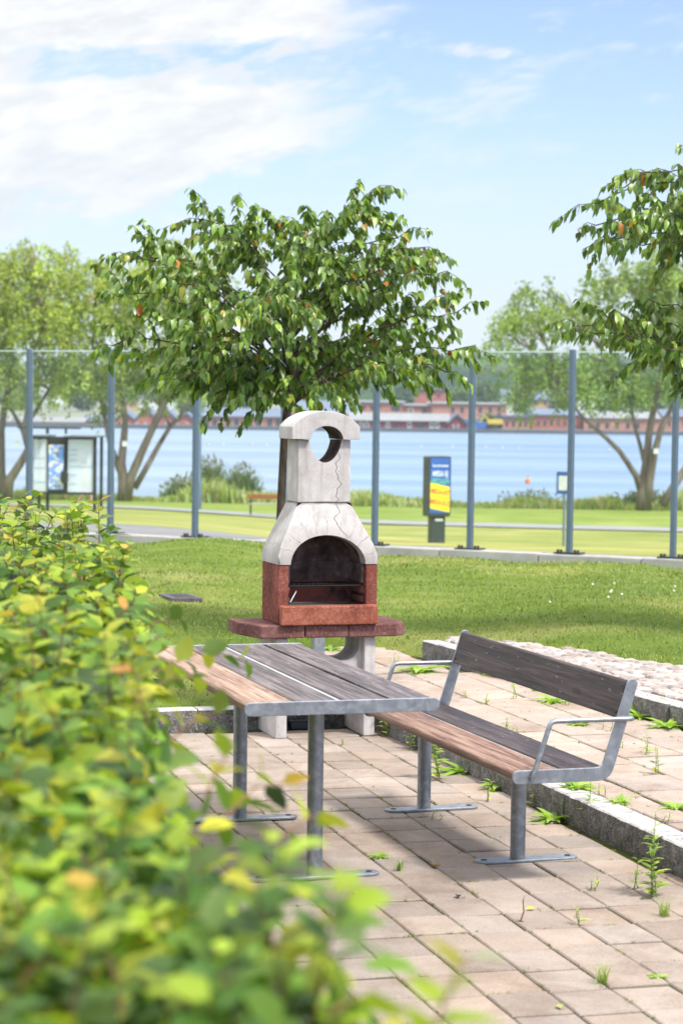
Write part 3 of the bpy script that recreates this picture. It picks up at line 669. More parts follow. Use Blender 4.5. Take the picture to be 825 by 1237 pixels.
# hood: arched front, sloping sides
def hood():
    n = 20; mb = MB()
    # outer rings (z, half width, front y, back y)
    rings = [(.9465, BW + .001, -.003, BD_ + .002), (.985, BW + .003, -.004, BD_ + .003), (1.022, BW - .004, .004, BD_ + .001), (1.276, .150, .094, BD_ - .012)]
    az_ = [(.212 * math.cos(PI * i / n), .9465 + .158 * math.sin(PI * i / n)) for i in range(n + 1)]      # arch, right to left
    def front_y(z):
        for (a, b) in zip(rings, rings[1:]):
            if z <= b[0]: t_ = (z - a[0]) / (b[0] - a[0]); return a[2] + (b[2] - a[2]) * t_
        return rings[-1][2]
    def halfw(z):
        for (a, b) in zip(rings, rings[1:]):
            if z <= b[0]: t_ = (z - a[0]) / (b[0] - a[0]); return a[1] + (b[1] - a[1]) * t_
        return rings[-1][1]
    # outer border points matching each arch point
    outer = []
    for i in range(n + 1):
        t_ = i / n
        if t_ < .32: z = .9465 + (1.276 - .9465) * (t_ / .32); outer.append((halfw(z), z))
        elif t_ > .68: z = .9465 + (1.276 - .9465) * ((1 - t_) / .32); outer.append((-halfw(z), z))
        else: outer.append((.150 - .300 * (t_ - .32) / .36, 1.276))
    SUB = 4; g = []
    for i in range(n + 1):
        row = []
        for k in range(SUB + 1):
            q = k / SUB; x = az_[i][0] + (outer[i][0] - az_[i][0]) * q; z = az_[i][1] + (outer[i][1] - az_[i][1]) * q
            row.append((x, front_y(z), z))
        g.append(row)
    vs = [p for r in g for p in r]; W_ = SUB + 1
    fs = [(i * W_ + k, i * W_ + k + 1, (i + 1) * W_ + k + 1, (i + 1) * W_ + k) for i in range(n) for k in range(SUB)]
    mb.add(vs, fs)
    # soffit of the arch, going back
    b = [(x, BD_ - .05, z) for x, z in az_]; f_ = [(x, front_y(z), z) for x, z in az_]
    mid = [(x * .97, .07, .9465 + (z - .9465) * .96) for x, z in az_]
    mb.m = 0; mb.add(f_ + mid, [(i, i + 1, n + 2 + i, n + 1 + i) for i in range(n)])
    mb.m = 1; mb.add(mid + b, [(i, i + 1, n + 2 + i, n + 1 + i) for i in range(n)])
    mb.add(b, [tuple(range(n + 1))])
    mb.m = 0
    for s in (-1, 1):
        vs = []; zs = [.9465, .985, 1.022] + [1.022 + (1.276 - 1.022) * i / 5 for i in range(1, 6)]
        zs = [.9465 + (1.276 - .9465) * i / 6.4 for i in range(0)] or zs
        for z in zs:
            for (a, bb) in zip(rings, rings[1:]):
                if z <= bb[0] + 1e-6: t_ = (z - a[0]) / (bb[0] - a[0]); by_ = a[3] + (bb[3] - a[3]) * t_; break
            vs += [(s * halfw(z), front_y(z), z), (s * halfw(z), by_, z)]
        mb.add(vs, [(2 * i, 2 * i + 1, 2 * i + 3, 2 * i + 2) for i in range(len(zs) - 1)])
    rb = [(r_[1], r_[3], r_[0]) for r_ in rings] + [(-r_[1], r_[3], r_[0]) for r_ in reversed(rings)]
    mb.add(rb, [tuple(range(len(rb)))])
    mb.add([(-.15, .094, 1.276), (.15, .094, 1.276), (.15, BD_ - .012, 1.276), (-.15, BD_ - .012, 1.276)], [(0, 1, 2, 3)])
    o = mb.build('hood', [M['white'], M['soot']], bbq)
    bmx = bmesh.new(); bmx.from_mesh(o.data); bmesh.ops.remove_doubles(bmx, verts=bmx.verts, dist=.0004); bmesh.ops.recalc_face_normals(bmx, faces=bmx.faces); bmx.to_mesh(o.data); bmx.free()
    o.data.polygons.foreach_set('use_smooth', [True] * len(o.data.polygons)); o.data.set_sharp_from_angle(angle=R(28))
    return o
hood()
# chimney and cap share one egg-shaped hole
HC, HZ = .004, 1.597
def egg(n=40):
    out_ = []
    for i in range(n):
        a = 2 * PI * i / n; z = math.sin(a); r_ = .092 * (1 if z > 0 else 1)
        out_.append((HC + .092 * math.cos(a) * (1 - .16 * max(0, -z)), HZ + .025 + (.072 if z > 0 else .125) * z))
    return out_
EGG = egg()
ZC = 1.622
def holed_block(name, outline, hole_pts, y0, y1, mat, bevel=.008):
    """outline and hole lie in the x-z plane; both are closed loops starting and ending on the seam where the hole is open"""
    mb = MB(); mb.prism(outline + hole_pts, y0, y1, 'y'); return mb.build(name, mat, bbq, bevel=bevel)
low = [p for p in EGG if p[1] < ZC - .004]; low.sort(key=lambda p: math.atan2(p[1] - HZ - .03, p[0] - HC))
lowx = sorted(low, key=lambda p: p[0])
wid = .0905
arc_low = [(HC - wid, ZC - .0015)] + [(HC - .092 * math.cos(R(a)) * (1 - .12 * math.sin(R(a))), ZC - .125 * math.sin(R(a))) for a in range(8, 180, 8)] + [(HC + wid, ZC - .0015)]
arc_up = [(HC + wid, ZC + .0015)] + [(HC + .092 * math.cos(R(a)), ZC + .074 * math.sin(R(a))) for a in range(8, 180, 8)] + [(HC - wid, ZC + .0015)]
def two_mat(o):
    # faces inside the flue hole are sooted
    me = o.data; me.materials.append(M['soot'])
    for p in me.polygons:
        c = p.center
        if abs(p.normal.y) < .5 and abs(c.x - HC) < .0915 and 1.49 < c.z < 1.70 and ((c.x - HC) / .1) ** 2 + ((c.z - ZC) / (.135 if c.z < ZC else .085)) ** 2 < 1.0: p.material_index = 1
    return o
two_mat(holed_block('chimney', [(HC + wid, ZC - .0015), (.148, ZC - .0015), (.150, 1.278), (-.150, 1.278), (-.148, ZC - .0015)], arc_low, .096, .316, M['white']))
top = [(.192, ZC + .0015), (.192, 1.690)] + [(.192 * math.sin(R(a)) / math.sin(R(62)), 1.690 + .088 * (math.cos(R(a)) - math.cos(R(62))) / (1 - math.cos(R(62)))) for a in range(58, -60, -6)] + [(-.192, 1.690), (-.192, ZC + .0015)]
two_mat(holed_block('chimney_cap', top, list(reversed(arc_up)), .066, .336, M['white']))

# things round the barbecue
p = atz(383.5, 800, .12)
p = at(383.5, 830, 13.4); p.z = .121
post = empty('steel_post', (p.x, p.y, .12), .3, 'short galvanised steel post standing on the terrace behind the barbecue', 'post')
mb = MB(); mb.box(-.036, .036, -.036, .036, .01, .66); mb.build('shaft', M['galv'], post, bevel=.006)
mb = MB(); mb.box(-.07, .07, -.07, .07, 0, .010); mb.build('base_plate', M['galv'], post, bevel=.003)
mb = MB(); mb.box(-.037, .037, -.037, .037, .6605, .67); mb.build('cap', M['dark_metal'], post, bevel=.003)
p = atz(361, 884, 0)
tr = empty('plastic_tray', (p.x, p.y + .12, 0.0), .3, 'small black plastic tray on the paving under the barbecue', 'tray')
mb = MB(); pts_o = [(-.07, -.05), (.07, -.05), (.07, .05), (-.07, .05)]; mb.box(-.06, .06, -.045, .045, 0.001, .045); mb.build('bin', M['dark_metal'], tr, bevel=.006)
mb = MB(); mb.box(-.07, .07, -.053, -.040, .045, .055); mb.box(-.07, .07, .040, .053, .045, .055); mb.box(-.07, -.056, -.0395, .0395, .045, .055); mb.box(.056, .07, -.0395, .0395, .045, .055); mb.build('rim', M['dark_metal'], tr, bevel=.003)

# ================================================================== TABLE
TX, TY, TYAW, TG, TLEN, TH = .0163, 7.922, .2948, .1836, 1.856, .7325
table = empty('picnic_table', (TX, TY, 0), TYAW, 'picnic table with four weathered planks on a galvanised steel frame', 'table')
def plank(name, x0, x1, y0, y1, z0, z1, mat, parent, nose=0, bev=.006):
    """nose -1 / +1: that long edge is rounded over like a bullnose"""
    h = (z1 - z0) / 2; zc = (z0 + z1) / 2
    if nose:
        xe = x0 if nose < 0 else x1; xo = x1 if nose < 0 else x0
        pr = [(xe - nose * h + nose * h * math.cos(R(a)), zc + h * math.sin(R(a))) for a in range(-90, 91, 15)]
        poly = [(xo, z0)] + pr + [(xo, z1)]
    else: poly = [(x0, z0), (x1, z0), (x1, z1), (x0, z1)]
    mb = MB(); n = 14; base = []
    for i in range(n):
        pass
    mb.prism(poly, y0, y1, 'y'); o = mb.build(name, mat, parent, bevel=0 if nose else bev, auto=40); return o
pw = TG - .012
zt, zb = TH, TH - .042
plank('plank', -2 * TG + .002, -TG - .006, .012, TLEN - .012, zb, zt, M['wood_worn'], table, -1)['label'] = 'pale bleached edge plank'
for k, (a, b) in enumerate(((-TG + .006, -.016), (.010, TG - .006))): plank('plank', a, b, .012, TLEN - .012, zb, zt, M['wood_top'], table)
plank('plank', TG + .006, 2 * TG - .002, .012, TLEN - .012, zb, zt, M['wood_top'], table, 1)
def flat_end(x0, x1, z0, z1, y0, y1):
    r = (z1 - z0) / 2 * .98; zc = (z0 + z1) / 2
    poly = [(x0 + r + r * math.cos(R(a)), zc + r * math.sin(R(a))) for a in range(90, 271, 15)] + [(x1 - r + r * math.cos(R(a)), zc + r * math.sin(R(a))) for a in range(-90, 91, 15)]
    mb = MB(); mb.prism(poly, y0, y1, 'y'); return mb
for y0 in (-.001, TLEN - .010):
    flat_end(-2 * TG - .008, 2 * TG + .008, TH - .049, TH + .003, y0, y0 + .011).build('end_bar', M['galv'], table, bevel=.002)
mb = MB(); mb.box(-.0115, .0025, .012, TLEN - .012, TH - .030, TH - .004); mb.build('centre_strip', simple('bright_galvanised_strip', (.42, .44, .47), .45, .3), table)
mb = MB(); mb.box(-.30, .30, .32, .40, TH - .055, zb - .001); mb.box(-.30, .30, 1.49, 1.57, TH - .055, zb - .001); mb.box(-.02, .02, .02, TLEN - .02, TH - .0535, zb - .0005); mb.build('under_frame', M['galv'], table)
def leg_set(parent, x, y, top, xa, xb, label=None):
    mb = MB(); mb.cyl((x, y, .012), (x, y, top), .0305, 24); lg = mb.build('leg', M['galv'], parent, auto=40)
    r = .04; poly = [(xa + r + r * math.cos(R(a)), y + r * math.sin(R(a))) for a in range(90, 271, 18)] + [(xb - r + r * math.cos(R(a)), y + r * math.sin(R(a))) for a in range(-90, 91, 18)]
    mb = MB(); mb.prism(poly, .001, .013); ft = mb.build('foot_plate', M['galv'], lg, bevel=.003)
    for xx in (xa + .04, xb - .04):
        mb = MB(); mb.cyl((xx, y, .013), (xx, y, .0155), .012, 12); mb.build('screw', M['bolt'], lg)
    return lg
for y in (.355, 1.527): leg_set(table, 0, y, TH - .0555, -.26, .26)

# ================================================================== BENCH
BX, BY, BYAW, BL = .6499, 8.0348, .3061, 1.7936
bench = empty('park_bench', (BX, BY, 0), BYAW, 'dark plank bench with galvanised frame, armrests and backrest beside the picnic table', 'bench')
SH = .459
plank('seat_plank', .006, .185, .012, BL - .012, SH - .04, SH, M['wood_front'], bench, -1)['label'] = 'brown front seat plank worn along its nose'
plank('seat_plank', .206, .385, .012, BL - .012, SH - .04, SH, M['wood_dark'], bench)
mb = MB(); mb.box(.1875, .2035, .012, BL - .012, SH - .036, SH - .006); mb.build('seat_strip', bpy.data.materials['bright_galvanised_strip'], bench)
# backrest plank leans with the uprights
bp0, bp1 = Vector((.424, 0, .646)), Vector((.463, 0, .790)); bu = (bp1 - bp0).normalized(); bn = Vector((bu.z, 0, -bu.x))
mb = MB(); q = [bp0, bp0 + bn * .036, bp1 + bn * .036 - bu * .010, bp1 + bn * .026, bp1 + bn * .008, bp1 - bu * .008]
mb.prism([(v.x, v.z) for v in q], .013, BL - .013, 'y'); mb.build('backrest', M['wood_dark'], bench, bevel=.004)
def bench_frame(y0, y1):
    lo, hi = .409, .461
    outl = [(.026 + .026 * math.cos(R(a)), .435 + .026 * math.sin(R(a))) for a in range(90, 271, 15)]
    outl += [(.352, lo)] + [(.352 + .062 * math.sin(R(a)), lo + .062 - .062 * math.cos(R(a))) for a in range(15, 76, 12)]
    ou = Vector((.503, .782)) ; a0 = Vector((.420, .470))
    outl += [(.420, .478), (.505, .772)] + [(.484 + .0225 * math.cos(R(a)), .772 + .0225 * math.sin(R(a))) for a in range(10, 171, 20)]
    outl += [(.461, .772), (.373, .492), (.366, .474), (.352, .463), (.335, .461)]
    mb = MB(); mb.prism(outl, y0, y1, 'y'); return mb.build('end_frame', M['galv'], bench, bevel=.002)
for y0, sgn in ((0., -1), (BL - .011, 1)):
    fr = bench_frame(y0, y0 + .011); ya = y0 + (-.011 if sgn < 0 else .022)
    yb = y0 + .0055
    pts = [(.074, yb, .432), (.074, ya, .432), (.079, ya, .440), (.086, ya, .462)] + [(.086 + .054 * t_, ya, .462 + .160 * t_) for t_ in (.33, .66, .92)] + [(.143, ya, .632), (.152, ya, .641), (.168, ya, .645), (.30, ya, .645), (.455, ya, .644), (.470, ya, .644), (.478, ya, .644), (.478, yb, .644)]
    mb = MB(); mb.tube(pts, .0098, 10); mb.build('armrest', M['galv'], bench, auto=50)
mb = MB(); mb.box(.05, .37, .49, .56, SH - .052, SH - .041); mb.box(.05, .37, 1.59, 1.66, SH - .052, SH - .041); mb.box(.225, .255, .02, BL - .02, SH - .0505, SH - .0405); mb.build('under_frame', M['galv'], bench)
for y in (.522, 1.635): leg_set(bench, .2405, y, SH - .0525, .2405 - .184, .2405 + .256)
for zz in (.665, .765):
    for yy in (.03, BL - .03):
        c_ = bp0 + bu * ((zz - .646) / .144 * .149); mb = MB(); mb.cyl((c_.x + .001, yy, zz), (c_.x - .0025, yy, zz), .005, 10); mb.build('screw', M['bolt'], bench)

# drain cover in the lawn, bag behind the kerb
p = at(218, 719, 17.7); zc = float(lawn_z(p.x, p.y)) + .022
cov = empty('drain_cover', (p.x, p.y, zc), .35, 'flat grey metal drain cover set in the lawn', 'drain cover')
cov.rotation_euler = (math.atan((float(lawn_z(p.x, p.y + .3)) - float(lawn_z(p.x, p.y - .3))) / .6), 0, .3)
mb = MB(); mb.box(-.125, .125, -.26, .26, -.05, .012); mb.build('plate', simple('purplish_grey_iron', (.10, .085, .10), .7, .3, var=.4, scale=20), cov, bevel=.006)
mb = MB()
for k in range(7): mb.box(-.09 , .09, -.22 + k * .064, -.205 + k * .064, .0125, .014)
mb.build('slot_ribs', M['dark_metal'], cov)
p = at(177, 838, 12.7)
M['bag'] = simple('navy_cloth', (.05, .085, .22), .8, bmp=.3)
zl = float(lawn_z(p.x, p.y))
bag = empty('cloth_bag', (p.x, p.y, zl), .2, 'navy blue cloth bag with pale piping on the lawn, half hidden by the hedge', 'bag')
def bag_body():
    me = bpy.data.meshes.new('body'); bmx = bmesh.new(); bmesh.ops.create_uvsphere(bmx, u_segments=24, v_segments=16, radius=1)
    for v in bmx.verts:
        x, y, z = v.co; k = 1 - .25 * max(z, 0); v.co = (math.copysign(abs(x) ** .7, x) * .085 * k + .012 * math.sin(z * 5), math.copysign(abs(y) ** .8, y) * .10 * k + .008 * math.sin(x * 6 + z * 3), .135 + math.copysign(abs(z) ** .75, z) * .135)
    bmx.to_mesh(me); bmx.free(); return link('body', me, M['bag'], bag, True)
bag_body()
M['pale_cloth'] = simple('pale_piping', (.6, .63, .68), .8)
mb = MB(); mb.tube([(.088 * math.cos(a) * .98, .10 * math.sin(a) * .98, .09 + .01 * math.sin(3 * a)) for a in [2 * PI * i / 28 for i in range(29)]], .005, 6); mb.build('piping', M['pale_cloth'], bag, True); mb = MB(); mb.tube([(.070 * math.cos(a), .082 * math.sin(a), .235) for a in [2 * PI * i / 28 for i in range(29)]], .006, 6); mb.build('piping', M['pale_cloth'], bag, True)
mb = MB(); mb.tube([(-.05, 0, .25), (-.045, 0, .31), (-.015, 0, .345), (.02, 0, .345), (.048, 0, .31), (.05, 0, .25)], .010, 8); mb.build('handle', M['bag'], bag, True)

# ================================================================== TREES ON THE LAWN
def mixcols(n, cols, wts, v=.14):
    c = np.array(cols)[rng.choice(len(cols), n, p=np.array(wts) / sum(wts))]; return np.clip(c * (1 + rng.normal(0, v, (n, 1))), .004, 1)
def broad_tree(name, label, trunk, limbs, tips, leafL, seed, twigs=7, crown_c=None):
    """trunk: points+radii; limbs grow from the trunk to the tips; twigs carry drooping leaves"""
    t = empty(name, trunk[0][0], 0, label, 'tree'); b0 = Vector(trunk[0][0])
    mb = MB(); mb.tube([p - b0 for p, r in trunk], [r for p, r in trunk], 12)
    LP, LD, LN, LT = [], [], [], []
    for (T, h) in tips:
        # start on the trunk at height fraction h
        i = h * (len(trunk) - 1); k = min(int(i), len(trunk) - 2); s = trunk[k][0].lerp(trunk[k + 1][0], i - k); rs = (trunk[k][1] + (trunk[k + 1][1] - trunk[k][1]) * (i - k)) * .55
        out_ = T - s; L_ = out_.length; flat = Vector((out_.x, out_.y, 0))
        c1 = s + Vector((0, 0, .22 * L_)) + flat * .22; c2 = s + flat * .68 + Vector((0, 0, out_.z * .72 + .20 * L_))
        pts = bez(s, c1, c2, T, 9)
        pts = [p + Vector(rng.normal(0, .015, 3)) * (i_ / 9) for i_, p in enumerate(pts)]
        rr = [max(.0045, rs * (1 - i_ / 9.5)) for i_ in range(10)]; mb.tube([p - b0 for p in pts], rr, 7)
        tw = max(3, int(twigs * min(1.5, .5 + L_ * .5)))
        for w_ in range(tw + 1):
            f = .32 + .68 * (w_ + .5) / (tw + .5) if w_ < tw else 1.
            ii = min(f * 9, 8.999); p = pts[int(ii)].lerp(pts[int(ii) + 1], ii - int(ii)); tan = (pts[int(ii) + 1] - pts[int(ii)]).normalized()
            side = Vector(rng.normal(0, 1, 3)); side = (side - tan * side.dot(tan)).normalized()
            d = (tan * (.9 if w_ < tw else 1.4) + side * (.95 if w_ < tw else .2) + Vector((0, 0, .22))).normalized(); tl = (.16 + .24 * rng.random()) * (1. if w_ < tw else .7)
            e_ = p + d * tl + Vector((0, 0, -.10 * tl)); m_ = p + d * tl * .5 + Vector((0, 0, .03)); tp = [p, m_, e_]
            mb.tube([q - b0 for q in tp], [.0042, .003, .0015], 4, cap=False)
            nl = int(tl / .0128)
            for q in range(nl + 2):
                g = min(1, (q + 1) / (nl + 1)); pos = (p.lerp(m_, g * 2) if g < .5 else m_.lerp(e_, g * 2 - 1)) + Vector(rng.normal(0, .008, 3))
                az_ = rng.random() * 2 * PI; dr = Vector((math.cos(az_), math.sin(az_), 0)) * .75 + d * .45 + Vector((0, 0, -.75 - .5 * rng.random()))
                LP.append(pos); LD.append(dr); LN.append(Vector((math.cos(az_) * .6, math.sin(az_) * .6, .8)) + Vector(rng.normal(0, .25, 3))); LT.append(g if w_ >= tw - 1 else g * .5)
    mb.build('trunk', M['bark'], t, True)
    n = len(LP); LT = np.array(LT); P = np.array([tuple(p - b0) for p in LP])
    col = mixcols(n, [(.085, .175, .020), (.145, .255, .028), (.25, .37, .042), (.125, .205, .055)], [4, 4, 2, 2], .16)
    zrel = (P[:, 2] - P[:, 2].min()) / np.ptp(P[:, 2])
    red = (rng.random(n) < .014 + .07 * (LT > .85) * (zrel > .45)) & (zrel > .30); col[red] = mixcols(red.sum(), [(.42, .085, .025), (.50, .20, .045), (.36, .25, .03)], [3, 3, 2])
    yel = rng.random(n) < .03; col[yel] = mixcols(yel.sum(), [(.30, .30, .03)], [1])
    leaf_mesh('crown', P, np.array([tuple(v) for v in LD]), np.array([tuple(v) for v in LN]), leafL * (.5 + .75 * rng.random(n)), leafL * .25 * (.8 + .4 * rng.random(n)), col, M['leaf'], t, .22, .32)
    return t
TD = 15.4
tb = at(338, 700, TD); tb.z = float(lawn_z(tb.x, tb.y)) - .05
trunk = [(Vector((at(338, 640, TD).x - .02, TD, tb.z)), .034), (at(340, 600, TD), .030), (at(344, 520, TD), .029), (at(350, 470, TD), .028), (at(352, 430, TD), .026), (at(351, 395, TD), .021), (at(347, 350, TD), .013), (at(349, 310, TD), .006)]
tips = []
sil = [(122, 410, 0.), (128, 345, .2), (146, 302, -.2), (172, 300, .5), (205, 330, -.4), (243, 240, .1), (268, 252, -.3), (300, 290, .3), (342, 262, .3), (372, 268, -.4), (404, 270, .3), (436, 232, -.1), (462, 214, .1), (486, 270, -.3), (512, 285, .2),
       (540, 318, -.2), (566, 372, 0.), (572, 425, .2), (552, 445, -.4), (505, 478, .1), (478, 470, -.4), (432, 478, .4), (400, 482, -.5), (365, 478, .6), (322, 500, -.3), (292, 490, .4), (262, 494, -.2), (238, 486, .3), (206, 452, -.4), (165, 420, .4), (225, 395, -.6), (530, 395, .6)]
for (x, y, dz) in sil: tips.append((at(350 + (x - 350) * .93, 385 + (y - 385) * .92 + 8 - (20 if y > 465 else 0), TD + dz * 1.1), float(np.clip((500 - y) / 330, .36, .95))))
for k in range(21):
    while True:
        a = rng.uniform(-1, 1, 3)
        if .25 < (a * a).sum() < 1: break
    c = at(350, 385, TD); T = Vector((c.x + a[0] * 1.08, c.y + a[1] * 1.15, c.z + a[2] * .60)); tips.append((T, float(np.clip(.40 + .35 * (a[2] + .4), .36, .95))))
broad_tree('ornamental_tree', 'small spreading tree with drooping green leaves and reddish tips, right behind the barbecue', trunk, None, tips, .081, 1, 9)
# second tree of the same kind, mostly out of the picture on the right
TD2 = 14.6
cx = at(985, 330, TD2); tz = float(lawn_z(cx.x, cx.y)) - .05
trunk = [(Vector((cx.x, TD2, tz)), .055)] + [(Vector((cx.x + .03 * math.sin(k * 1.3), TD2 + .02 * k, tz + .55 * k)), .052 - .006 * k) for k in range(1, 8)]
tips = [(at(x, y + (16 if y < 255 else (-14 if y > 425 else 0)), TD2 + dz), float(np.clip((540 - y) / 420, .30, .95))) for (x, y, dz) in
        [(722, 228, .1), (748, 212, -.2), (722, 270, .2), (748, 288, -.1), (775, 248, .3), (795, 272, -.3), (822, 222, .1), (775, 300, -.4), (700, 395, .1), (716, 405, -.2), (740, 392, .3), (765, 418, -.1), (790, 402, .2), (800, 440, -.3), (775, 445, .3), (820, 300, .2), (812, 250, .4), (824, 262, -.3), (820, 410, -.2), (800, 372, .1), (830, 440, .2), (752, 250, .4), (800, 288, -.1)]]
for k in range(26):
    while True:
        a = rng.uniform(-1, 1, 3)
        if .2 < (a * a).sum() < 1: break
    T = Vector((cx.x + .25 + a[0] * .8, cx.y + a[1] * 1.1, 2.85 + a[2] * .75)); tips.append((T, float(np.clip(.45 + .35 * a[2], .3, .95))))
broad_tree('ornamental_tree', 'small tree with drooping leaves reaching in from the right edge, in front of the screen', trunk, None, tips, .080, 2, 7)

# ================================================================== WILLOWS BY THE LAKE
def willow(label, base, stems, blobs, n, seed, leaf=.185, cols=None):
    """stems: lists of (point, radius); blobs: (centre, radii) of the crown's foliage masses, each filled with hanging sprays"""
    t = empty('willow_tree', base, 0, label, 'tree', 'trees along the lake shore'); b0 = Vector(base); mb = MB()
    for st in stems: mb.tube([p - b0 for p, r in st], [r * .78 for p, r in st], 10)
    tot = sum(r[0] * r[1] * r[2] for c, r in blobs); P, D, N, CC = [], [], [], []
    ends = [st[-1][0] for st in stems] + [st[len(st) // 2][0] for st in stems]
    for c, r in blobs:
        s = min(ends, key=lambda q: (q - c).length); mid = s.lerp(c, .55) + Vector((0, 0, .3)); mb.tube([s - b0, mid - b0, c - b0], [.07, .05, .02], 6)
        for k in range(4):
            q = c + Vector((rng.normal(0, .5) * r[0], rng.normal(0, .5) * r[1], rng.normal(0, .45) * r[2])); mb.tube([mid - b0, mid.lerp(q, .6) + Vector((0, 0, .2)) - b0, q - b0], [.035, .022, .008], 5, cap=False)
        m_ = max(6, int(n * (r[0] * r[1] * r[2]) / tot / 46))
        shade = 1 + rng.normal(0, .10)
        for k in range(m_):                                  # one spray = 46 leaf clumps along a drooping shoot
            v = rng.normal(0, 1, 3); v /= np.linalg.norm(v); rad = rng.random() ** .45
            o = Vector((c.x + v[0] * r[0] * rad, c.y + v[1] * r[1] * rad, c.z + v[2] * r[2] * rad))
            dirv = Vector((v[0] * .8, v[1] * .8, .1 - .35 * rng.random())); ln = .55 + .6 * rng.random(); k1 = shade * (1 + rng.normal(0, .13))
            for q in range(46):
                g = q / 46; pos = o + dirv * ln * g + Vector((0, 0, -.9 * ln * g * g)) + Vector(rng.normal(0, .13, 3)); P.append(pos - b0)
                D.append(Vector((rng.normal(0, .6), rng.normal(0, .6), -.6)) + dirv * .6); N.append(rng.normal(0, 1, 3) + np.array([0, 0, .6])); CC.append(k1)
    mb.build('trunk', M['far_bark'], t, True)
    m = len(P); col = mixcols(m, cols or [(.31, .40, .07), (.23, .33, .06), (.42, .48, .11), (.23, .32, .14)], [4, 3, 3, 2], .12) * np.array(CC)[:, None]
    leaf_mesh('crown', np.array([tuple(p) for p in P]), np.array([tuple(v) for v in D]), np.array(N), leaf * (.7 + .6 * rng.random(m)), leaf * .26 * (.8 + .5 * rng.random(m)), np.clip(col, .01, 1), M['far_leaf'], t, .1, .2)
    return t
WD = 103.
def st(pts, rads, dy=0.): return [(at(x, y, WD + dy * i / max(1, len(pts) - 1)), r) for i, ((x, y), r) in enumerate(zip(pts, rads))]
def bl(x, y, dy, rx, ry, rz): c = at(x, y, WD + dy); return (c, (rx, ry, rz))
gz = lambda x: float(far_z(at(x, 600, WD).x, WD))
b = at(10, 600, WD); b.z = gz(10) - .1
willow('left willow by the lake, forked grey trunk with a white tag, behind the bus shelter', b,
       [st([(8, 604), (12, 580), (25, 560), (36, 540), (30, 515), (38, 480), (36, 440), (50, 400)], [.36, .30, .24, .21, .18, .15, .11, .07], -1), st([(6, 604), (2, 570), (2, 520), (8, 480), (20, 450), (10, 400)], [.34, .26, .22, .18, .13, .07], 1.5), st([(34, 542), (28, 520), (16, 498), (-10, 470)], [.16, .14, .10, .06], 1), st([(34, 512), (60, 470), (82, 430)], [.14, .1, .06], 2)],
       [bl(20, 380, 0, 2.0, 2.2, 1.6), bl(62, 330, .5, 1.7, 2, 1.2), bl(-15, 340, 0, 2, 2, 1.6), bl(70, 400, -1, 1.6, 2, 1.3), bl(10, 310, 0, 1.2, 1.6, .8), bl(80, 305, 1, .9, 1, .55), bl(15, 440, -.5, 1.5, 2, 1.0), bl(75, 455, .5, 1.4, 1.8, .9), bl(-25, 420, 0, 1.6, 2, 1.5), bl(50, 360, -1.5, 1.2, 1, .8), bl(36, 470, .8, 1.0, 1.3, .5), bl(40, 296, .3, .8, 1, .4)], 21000, 3)
b = at(152, 600, WD); b.z = gz(152) - .1
willow('middle willow by the lake with three leaning trunks, between the shelter and the barbecue', b,
       [st([(150, 606), (150, 585), (147, 560), (150, 530), (152, 505), (146, 470), (150, 430)], [.42, .36, .26, .22, .18, .13, .08]), st([(153, 604), (158, 578), (172, 545), (188, 510), (200, 485), (216, 462), (225, 420)], [.34, .28, .24, .21, .18, .14, .08], -1), st([(163, 590), (180, 560), (192, 538), (206, 515), (220, 500), (232, 480)], [.2, .17, .15, .13, .1, .06], 1), st([(146, 570), (136, 545), (128, 510), (120, 470), (112, 420)], [.22, .19, .15, .1, .06], 1)],
       [bl(120, 370, 0, 2.1, 2.2, 1.5), bl(165, 350, .5, 1.9, 2, 1.2), bl(205, 340, -.5, 1.7, 2, 1.1), bl(110, 440, -1, 1.6, 2, 1.2), bl(150, 455, .5, 1.4, 1.8, 1.0), bl(200, 430, 0, 1.8, 2, 1.3), bl(230, 385, 0, 1.6, 2, 1.3), bl(215, 305, 0, 1.4, 1.6, .7), bl(235, 470, .5, 1.1, 1.4, .6), bl(120, 325, .3, 1.2, 1.5, .8), bl(130, 490, .8, .9, 1.2, .5), bl(240, 330, 0, 1.3, 1.5, .8), bl(180, 480, 1, .9, 1, .5)], 22000, 4)
b = at(778, 612, WD); b.z = gz(778) - .1
